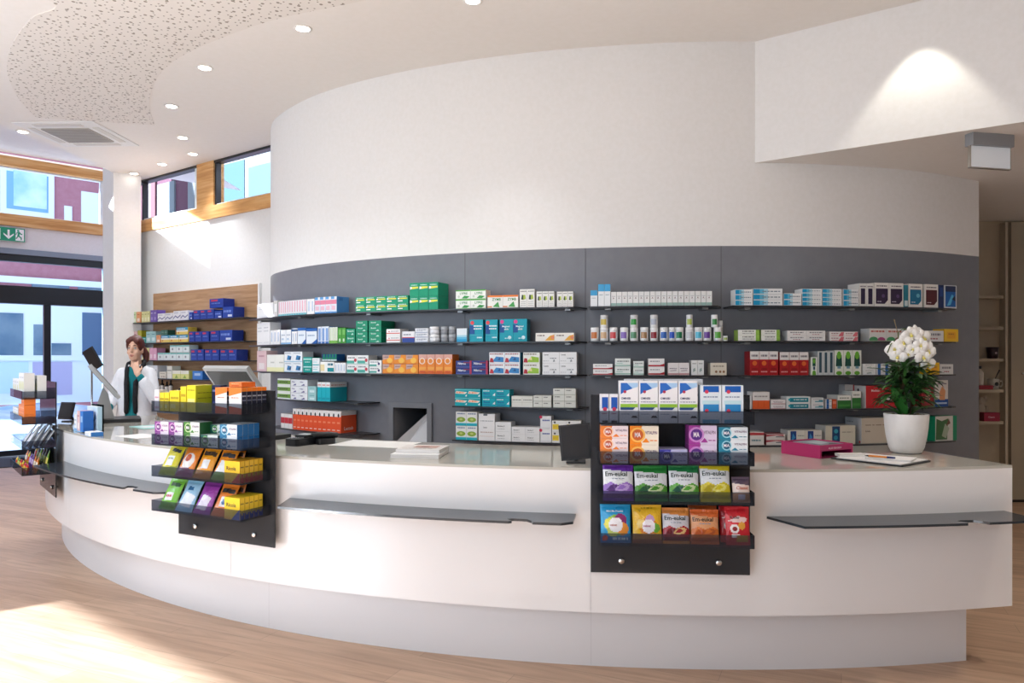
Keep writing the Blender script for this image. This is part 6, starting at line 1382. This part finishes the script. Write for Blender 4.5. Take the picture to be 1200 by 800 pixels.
for pts in ([(-.01, .0, .21), (-.03, 0, .42), (-.045, 0, .60), (-.05, -.01, .70), (-.03, -.02, .72), (.03, -.03, .70), (.09, -.03, .63), (.105, -.03, .55)], [(.01, .01, .21), (-.01, .0, .42), (-.03, -.0, .60), (-.06, -.01, .665), (-.10, -.02, .63), (-.12, -.02, .58)]):
    mb = MB(); mb.tube(pts, .0032, 6, '5a6a34'); mb.build('flower_stem', M_LEAF, orch)
mb = MB(); mb.tube([(-.035, 0, .55), (-.05, .0, .70), (-.062, .005, .755), (-.068, .005, .775)], [.0025, .0022, .0022, .0045], 6, '8a7a58'); mb.build('support_cane', M_LEAF, orch)
for x, z in ((.125, .575), (.118, .545)):
    mb = MB(); mb.ell((x, -.03, z), (.009, .008, .013), 10, 6, 'a9b84a'); mb.build('bud', M_LEAF, orch)

# ------------------------------------------------------------------ things in the passage niche
def npos(px, row): return Vector(((px-600)/F*8.11, 8.11, NZ[row]+.0005))
def mug(px, row, r, h, col, label, deco=(), handle=True):
    t = thing('mug', label, 'mug', npos(px, row), 0)
    mb = MB(); mb.lathe([(r*.72, 0), (r*.8, .004), (r, h), (r*.92, h), (r*.74, .008)], 24, col=col)
    for it in deco:
        n = 14; mb.face([(it[0]+it[2]*math.cos(2*PI*j/n), -math.sqrt(max(0, (r*1.02)**2-(it[0]+it[2]*math.cos(2*PI*j/n))**2))-.001, it[1]+it[2]*math.sin(2*PI*j/n)) for j in range(n)], it[3])
    mb.build('mug_body', M_PLAST, t)
    if handle:
        mb = MB(); mb.tube([(r*.9, 0, h*.75), (r*1.5, 0, h*.8), (r*1.65, 0, h*.5), (r*1.4, 0, h*.25), (r*.82, 0, h*.25)], .007, 8, col); mb.build('handle', M_PLAST, t)
mug(1163, 2, .062, .125, '2c1422', 'dark plum tumbler on the middle passage shelf', [(0, .06, .012, 'a8949c')], handle=False)
mug(1164, 3, .06, .115, 'b9b4ac', 'pale mug with a black patch pattern on the passage shelf', [(0, .06, .022, '1d1c1e'), (.034, .085, .010, '1d1c1e'), (-.036, .03, .010, '1d1c1e'), (.03, .025, .009, '1d1c1e')])
mb = MB(); mb.tube([(0, 0, .10), (.05, 0, .2)], [.006, .008], 8, '3a3432'); o = mb.build('spoon', M_PLAST, None, npos(1166, 3)+Vector((0, .0, .012))); tag(o, 'dark spoon standing in the pale mug', 'spoon')
bottle(npos(1150, 3)+Vector((0, .02, .045)), .033, .21, 'pale white bottle behind the red packet on the passage shelf', None, 'c9c4bc', 'd0ccc4', name='lotion_bottle')
mb = carton(.15, .045, .09, dict(f='8a1a28', s='7a1522')); o = mb.build('red_packet', M_CARTON, None, npos(1151, 3)+Vector((0, -.07, 0)), 0); tag(o, 'dark red packet at left on the passage shelf', 'packet')
o = carton(.17, .095, .08, dict(f='93203c', s='7a1a32', it=[('t', .25, .4, .2, 'Classic', 'd8a8b4', .5)])).build('gift_box', M_CARTON, None, npos(1157, 4)+Vector((0, -.08, 0)), 0); tag(o, 'crimson box with pale lettering on the lowest passage shelf', 'box')
t = thing('plush_figure', 'pale beige knobbly ornament behind the crimson box on the lowest passage shelf', 'ornament', npos(1153, 4)+Vector((0, .05, 0)), 0)
mb = MB(); rr = random.Random(5)
mb.ell((0, 0, .10), (.05, .035, .10), 12, 8, 'b5aa9c'); mb.ell((.0, 0, .21), (.045, .035, .05), 12, 8, 'bcb2a4')
for s in (-1, 1): mb.ell((s*.05, 0, .24), (.022, .014, .035), 10, 6, 'b5aa9c'); mb.ell((s*.055, -.01, .12), (.02, .02, .045), 10, 6, 'aea394')
mb.build('figure', M_CLOTH, t)

# ------------------------------------------------------------------ the woman behind the counter
def fuse(mb, voxel, name, mat_, parent, smooth=4):
    me = mb.mesh(name); ob = bpy.data.objects.new(name, me); COL.objects.link(ob)
    m = ob.modifiers.new('r', 'REMESH'); m.mode = 'VOXEL'; m.voxel_size = voxel; m.use_smooth_shade = True
    s = ob.modifiers.new('s', 'SMOOTH'); s.iterations = smooth; s.factor = .5
    dg = bpy.context.evaluated_depsgraph_get(); dg.update()
    nm = bpy.data.meshes.new_from_object(ob.evaluated_get(dg)); nm.name = name
    bpy.data.objects.remove(ob); nm.materials.clear(); nm.materials.append(mat_)
    o = bpy.data.objects.new(name, nm); COL.objects.link(o); o.parent = parent; return o
def limb(mb, pts, rad, seg=14):
    """tapered limb with rounded joints"""
    P = [Vector(p) for p in pts]; out = []; rr_ = []
    for k in range(len(P)-1):
        for j in range(6): t = j/6; out.append(P[k].lerp(P[k+1], t)); rr_.append(rad[k]*(1-t)+rad[k+1]*t)
    out.append(P[-1]); rr_.append(rad[-1]); mb.tube(out, rr_, seg)
    for p, r in zip(P, rad): mb.ell(p, (r, r, r), 12, 8)
def torso(mb, rings, seg=28, gap=None, thick=0):
    rows = []
    for z, rx, ry, cx, cy in rings:
        row = []
        for k in range(seg+1 if gap else seg):
            a = -PI/2+ (gap+(2*PI-2*gap)*k/seg if gap else 2*PI*k/seg)
            row.append((cx+rx*math.cos(a), cy+ry*math.sin(a), z))
        rows.append(row)
    i = mb.grid(rows, closed=not gap)
    if not gap:
        n = seg; mb.cap([i+k for k in reversed(range(n))]); j = i+(len(rows)-1)*n; mb.cap([j+k for k in range(n)])
M_FLESH = noisy('fair_skin', 'e2b9a0', 'dcae95', 25, .5, spec=.3)
M_HAIR = noisy('auburn_hair', '4a1f18', '64291d', 60, .5, (1, 1, .15))
M_COAT = noisy('white_coat_cloth', 'e9eaef', 'e3e5ea', 40, .85)
M_TEAL = noisy('teal_knit', '0f7f86', '0d747b', 120, .85)
M_SCARF = noisy('black_scarf', '16161a', '212126', 50, .9)
M_TROUS = noisy('dark_trousers', '23252c', '2a2d34', 60, .9)
wom = thing('person', 'woman with auburn ponytail in white coat over teal top, hand at her neck', 'person', (-3.87, 7.62, 0), math.radians(6)); wom.scale = (.90, .97, 1.075)
HD = Vector((0, -.035, 1.565))
b = MB()
torso(b, [(.86, .165, .115, 0, 0), (.95, .172, .12, 0, 0), (1.08, .135, .095, 0, 0), (1.20, .15, .105, 0, 0), (1.31, .16, .105, 0, 0), (1.365, .13, .085, 0, .005), (1.41, .07, .06, 0, .005)])
limb(b, [(0, .005, 1.40), (0, -.012, 1.49)], [.058, .052])
b.ell(HD+Vector((0, .012, .012)), (.075, .093, .108), 20, 14); b.ell(HD+Vector((0, -.022, -.045)), (.058, .066, .072), 18, 12); b.ell(HD+Vector((0, -.055, -.088)), (.026, .022, .022), 12, 8)
b.tube([HD+Vector((0, -.083, .022)), HD+Vector((0, -.096, -.002)), HD+Vector((0, -.108, -.022))], [.008, .010, .013], 10); b.ell(HD+Vector((0, -.098, -.026)), (.017, .012, .009), 10, 6)
for s in (-1, 1): b.ell(HD+Vector((s*.078, .012, -.012)), (.01, .02, .032), 10, 8); b.ell(HD+Vector((s*.042, -.058, -.03)), (.022, .022, .02), 10, 8)
b.ell(HD+Vector((0, -.086, -.056)), (.022, .01, .007), 10, 6); b.ell(HD+Vector((0, -.083, -.066)), (.019, .011, .007), 10, 6)
for s in (-1, 1): limb(b, [(s*.09, 0, .88), (s*.095, -.01, .48), (s*.095, .02, .09)], [.085, .055, .04]); limb(b, [(s*.095, .02, .06), (s*.10, -.13, .035)], [.04, .03])
AL = [(.155, .005, 1.335), (.235, -.105, 1.12), (.085, -.165, 1.33)]; AR = [(-.155, .005, 1.335), (-.255, -.02, 1.10), (-.215, -.20, .99)]
limb(b, AL, [.048, .04, .028]); limb(b, AR, [.048, .04, .028])
def hand(mb, wrist, d, palm_n, curl, side):
    d = Vector(d).normalized(); n = Vector(palm_n).normalized(); s = d.cross(n).normalized(); n = s.cross(d); w = Vector(wrist)
    for k in range(7):
        t = k/6; c = w+d*(.015+.065*t)
        mb.ell(c, (.02, .02, .014), 10, 6, rot=Matrix((s, d, n)).transposed()); mb.ell(c+s*.018, (.018, .018, .013), 8, 6, rot=Matrix((s, d, n)).transposed()); mb.ell(c-s*.018, (.018, .018, .013), 8, 6, rot=Matrix((s, d, n)).transposed())
    for k, (o, L) in enumerate(((-.030, .062), (-.010, .074), (.011, .070), (.030, .055))):
        p = w+d*.078+s*o; dd = (d+s*o*3).normalized(); pts = [p]
        for j in range(3):
            a = curl*(j+1)/3; q_ = (dd*math.cos(a)+n*math.sin(a)).normalized(); p = p+q_*L/3*(1.15-.15*j); pts.append(p)
        mb.tube(pts, [.0095, .009, .0085, .007], 8); mb.ell(pts[-1], (.0072,)*3, 8, 5)
    p = w+d*.025-s*.028*side; q1 = p+(d*.6-s*side*.7+n*.3).normalized()*.034; q2 = q1+(d*.9-s*side*.2+n*.4).normalized()*.03
    mb.tube([p, q1, q2], [.012, .0105, .008], 8); mb.ell(q2, (.0085,)*3, 8, 5)
hand(b, AL[2], (-.42, .28, .86), (-.2, .85, -.3), .7, 1); hand(b, AR[2], (.1, -.95, -.25), (0, -.2, -1), .5, -1)
fuse(b, .0065, 'body', M_FLESH, wom, 2)
h = MB()
for c, r in (((0, .035, .042), (.088, .095, .098)), ((0, .03, .085), (.075, .08, .05)), ((-.055, .0, .045), (.035, .06, .07)), ((.055, .0, .045), (.035, .06, .07)), ((0, -.03, .098), (.06, .05, .028)), ((-.045, -.05, .075), (.032, .035, .03)), ((.045, -.05, .075), (.032, .035, .03)), ((0, .1, .0), (.05, .035, .06))):
    h.ell(HD+Vector(c), r, 18, 12)
h.tube([HD+Vector(p) for p in ((.01, .11, .02), (.035, .145, .0), (.06, .15, -.05), (.07, .13, -.11), (.06, .115, -.15))], [.026, .036, .040, .030, .010], 12)
fuse(h, .008, 'hair', M_HAIR, wom, 3)
for s in (-1, 1):
    e = MB(); e.ell(HD+Vector((s*.033, -.0735, .008)), (.0135, .007, .0075), 12, 8, 'efeae6'); e.ell(HD+Vector((s*.033, -.0795, .007)), (.006, .0025, .006), 10, 6, '3a2a20'); e.tube([HD+Vector((s*.019, -.0795, .0145)), HD+Vector((s*.033, -.082, .0175)), HD+Vector((s*.047, -.077, .013))], .0022, 6, '3a2018'); e.build('eye', M_SKIN, wom)
    e = MB(); e.tube([HD+Vector((s*.015, -.083, .031)), HD+Vector((s*.033, -.084, .037)), HD+Vector((s*.052, -.075, .031))], [.003, .0035, .002], 6, '4a281c'); e.build('eyebrow', M_SKIN, wom)
e = MB(); e.tube([HD+Vector((-.022, -.085, -.060)), HD+Vector((-.008, -.094, -.0555)), HD+Vector((0, -.0945, -.058)), HD+Vector((.008, -.094, -.0555)), HD+Vector((.022, -.085, -.060))], [.002, .0045, .005, .0045, .002], 8, 'b0635c'); e.tube([HD+Vector((-.018, -.084, -.064)), HD+Vector((0, -.093, -.068)), HD+Vector((.018, -.084, -.064))], [.002, .0055, .002], 8, 'b46a62'); e.build('lips', M_SKIN, wom)
t_ = MB(); torso(t_, [(.84, .18, .128, 0, 0), (.95, .184, .132, 0, 0), (1.08, .148, .108, 0, 0), (1.2, .162, .118, 0, 0), (1.31, .168, .114, 0, 0), (1.365, .14, .094, 0, .005), (1.40, .085, .074, 0, .005)])
limb(t_, [AL[0], AL[1], Vector(AL[1]).lerp(Vector(AL[2]), .86)], [.055, .048, .038]); limb(t_, [AR[0], AR[1], Vector(AR[1]).lerp(Vector(AR[2]), .86)], [.055, .048, .038])
fuse(t_, .009, 'teal_top', M_TEAL, wom, 3)
tr = MB()
for s in (-1, 1): limb(tr, [(s*.09, 0, .90), (s*.095, -.01, .48), (s*.095, .02, .07)], [.098, .07, .055])
torso(tr, [(.82, .18, .125, 0, 0), (.9, .182, .128, 0, 0), (.97, .168, .118, 0, 0)]); fuse(tr, .011, 'trousers', M_TROUS, wom, 3)
for s in (-1, 1):
    sh = MB(); limb(sh, [(s*.095, .045, .042), (s*.097, -.05, .038), (s*.102, -.15, .03)], [.042, .042, .03]); sh.box(s*.1-.04, s*.1+.04, -.17, .08, .001, .016); fuse(sh, .008, 'shoe', M_BLACKP, wom, 2)
# coat: an open-fronted shell with thickness, lapels and sleeves
cm = MB(); seg = 40; RG = [(.60, .245, .19, 0, .01), (.75, .235, .18, 0, .01), (.9, .222, .168, 0, .008), (1.05, .195, .148, 0, .006), (1.2, .186, .148, 0, .004), (1.29, .188, .142, 0, .004), (1.345, .176, .120, 0, .008), (1.385, .135, .102, 0, .012), (1.42, .090, .088, 0, .015)]
outer = []; inner = []
for z, rx, ry, cx, cy in RG:
    gp = .30+.22*max(0, (z-1.0)/.43) if z > 1.0 else .30+.12*(1.0-z)
    A_ = [-PI/2+gp+(2*PI-2*gp)*k/seg for k in range(seg+1)]
    wv = lambda a: 1+.02*math.sin(7*a)*max(0, (1.1-z))
    outer.append([(cx+rx*wv(a)*math.cos(a), cy+ry*wv(a)*math.sin(a), z) for a in A_]); inner.append([(cx+(rx-.014)*wv(a)*math.cos(a), cy+(ry-.014)*wv(a)*math.sin(a), z) for a in A_])
cm.grid(outer); cm.grid([r[::-1] for r in inner])
for e in (0, -1):
    for k in range(len(RG)-1):
        q4 = [outer[k][e], inner[k][e], inner[k+1][e], outer[k+1][e]]; cm.face(q4 if e == 0 else q4[::-1])
for k in range(seg):
    cm.face([outer[0][k], inner[0][k], inner[0][k+1], outer[0][k+1]]); cm.face([outer[-1][k], outer[-1][k+1], inner[-1][k+1], inner[-1][k]])
limb(cm, [(.150, .0, 1.32), (.245, -.11, 1.105), Vector(AL[1]).lerp(Vector(AL[2]), .62)], [.072, .068, .056]); limb(cm, [(-.150, .0, 1.32), (-.26, -.02, 1.09), Vector(AR[1]).lerp(Vector(AR[2]), .5)], [.072, .066, .056])
coat = fuse(cm, .0075, 'white_coat', M_COAT, wom, 3)
sc = MB()
for s in (-1, 1):
    pts = [(0, .085, 1.44), (s*.065, .06, 1.445), (s*.085, .0, 1.42), (s*.065, -.085, 1.36), (s*.05, -.135, 1.25), (s*.045, -.142, 1.1), (s*.05, -.14, .98)]
    P = [Vector(p) for p in pts]; wv = [.05, .05, .05, .055, .055, .06, .06]
    for k, p in enumerate(P): sc.ell(p, (.028, .018, .03), 10, 6)
    sc.tube([P[0].lerp(P[1], .0)]+P[1:], [.022, .024, .026, .028, .028, .028, .026], 10)
fuse(sc, .008, 'black_scarf', M_SCARF, wom, 3)
# ------------------------------------------------------------------ light, sky, camera
w = bpy.data.worlds.new('sky'); SC.world = w; w.use_nodes = True
nt = w.node_tree; bg = nt.nodes['Background']
tc = nt.nodes.new('ShaderNodeTexCoord'); sx = nt.nodes.new('ShaderNodeSeparateXYZ'); cr = nt.nodes.new('ShaderNodeValToRGB')
nt.links.new(tc.outputs['Generated'], sx.inputs[0]); nt.links.new(sx.outputs['Z'], cr.inputs['Fac'])
cr.color_ramp.elements[0].color = (.80, .90, 1, 1); cr.color_ramp.elements[0].position = 0
cr.color_ramp.elements[1].color = (.55, .74, 1, 1); cr.color_ramp.elements[1].position = .6
nt.links.new(cr.outputs['Color'], bg.inputs['Color']); bg.inputs['Strength'].default_value = 2.0
def light(name, typ, loc, energy, color=(1, 1, 1), rot=(0, 0, 0), **k):
    l = bpy.data.lights.new(name, typ); l.energy = energy; l.color = color
    for a, v in k.items(): setattr(l, a, v)
    o = bpy.data.objects.new(name, l); COL.objects.link(o); o.location = loc; o.rotation_euler = rot; return o
sun = light('sun', 'SUN', (-10, -6, 12), 22, (.90, .95, 1)); sun.data.angle = math.radians(.6)
sun.rotation_euler = SUN.to_track_quat('-Z', 'Y').to_euler()
WARM = (1, .985, .96)
for px, py, wh in DLP:
    x, y = on_ceiling(px, max(py, .1)); x = max(x, -5.33)
    if px == 157: continue
    light('downlight_lamp', 'SPOT', (x, y, CEIL-.03), 60, WARM, spot_size=math.radians(95), spot_blend=.8, shadow_soft_size=.06)
for x, y in ((-4.4, 4.4), (-4, 2), (-1.8, 2.4), (.6, 2.0)):
    light('ceiling_fill', 'AREA', (x, y, CEIL-.03), 9, WARM, shape='DISK', size=.5)  # added soft fill from overhead, without a fitting
for x, y, e in ((-5.1, 4.4, 100), (-4.4, 1.6, 70), (-1.4, -.4, 80)):
    light('room_fill', 'POINT', (x, y, 2.2), e, (.76, .89, 1), shadow_soft_size=.5)  # added cool fill brightening the left of the room, no real pendant
for x, y in ((-2.3, 3.7), (.7, 3.4)):
    light('upward_fill', 'SPOT', (x, y, 2.25), 48, (.97, .98, 1), (PI, 0, 0), spot_size=math.radians(130), spot_blend=1, shadow_soft_size=.25)  # added upward fill that lifts the ceiling tone
light('passage_fill', 'SPOT', (5.4, 6.4, SOF-.03), 42, (1, .78, .55), spot_size=math.radians(110), spot_blend=.8, shadow_soft_size=.08)  # added warm fill for the passage, no lamp known there
light('warm_right_fill', 'SPOT', (3.6, 3.0, CEIL-.03), 120, (1, .85, .68), spot_size=math.radians(90), spot_blend=.8, shadow_soft_size=.08)  # added warm fill for the floor and counter end at right
hw = H0+Hd*.68+Vector((-.577, -.816, 0))*.22
light('wall_washer', 'SPOT', (hw.x, hw.y, CEIL-.04), 26, (1, .92, .75), spot_size=math.radians(74), spot_blend=.35, shadow_soft_size=.02)
cam = bpy.data.cameras.new('camera'); co = bpy.data.objects.new('camera', cam); COL.objects.link(co)
co.location = (0, 0, EYE); co.rotation_euler = (PI/2, 0, 0); cam.sensor_width = 36; cam.lens = F/1200*36; cam.shift_y = 20/1200; cam.clip_start = .05; cam.clip_end = 200
SC.camera = co
SC.view_settings.view_transform = 'Standard'; SC.view_settings.look = 'None'; SC.view_settings.use_white_balance = True; SC.view_settings.white_balance_temperature = 6120; SC.view_settings.white_balance_tint = 10; SC.view_settings.exposure = 0.05; SC.view_settings.gamma = 1
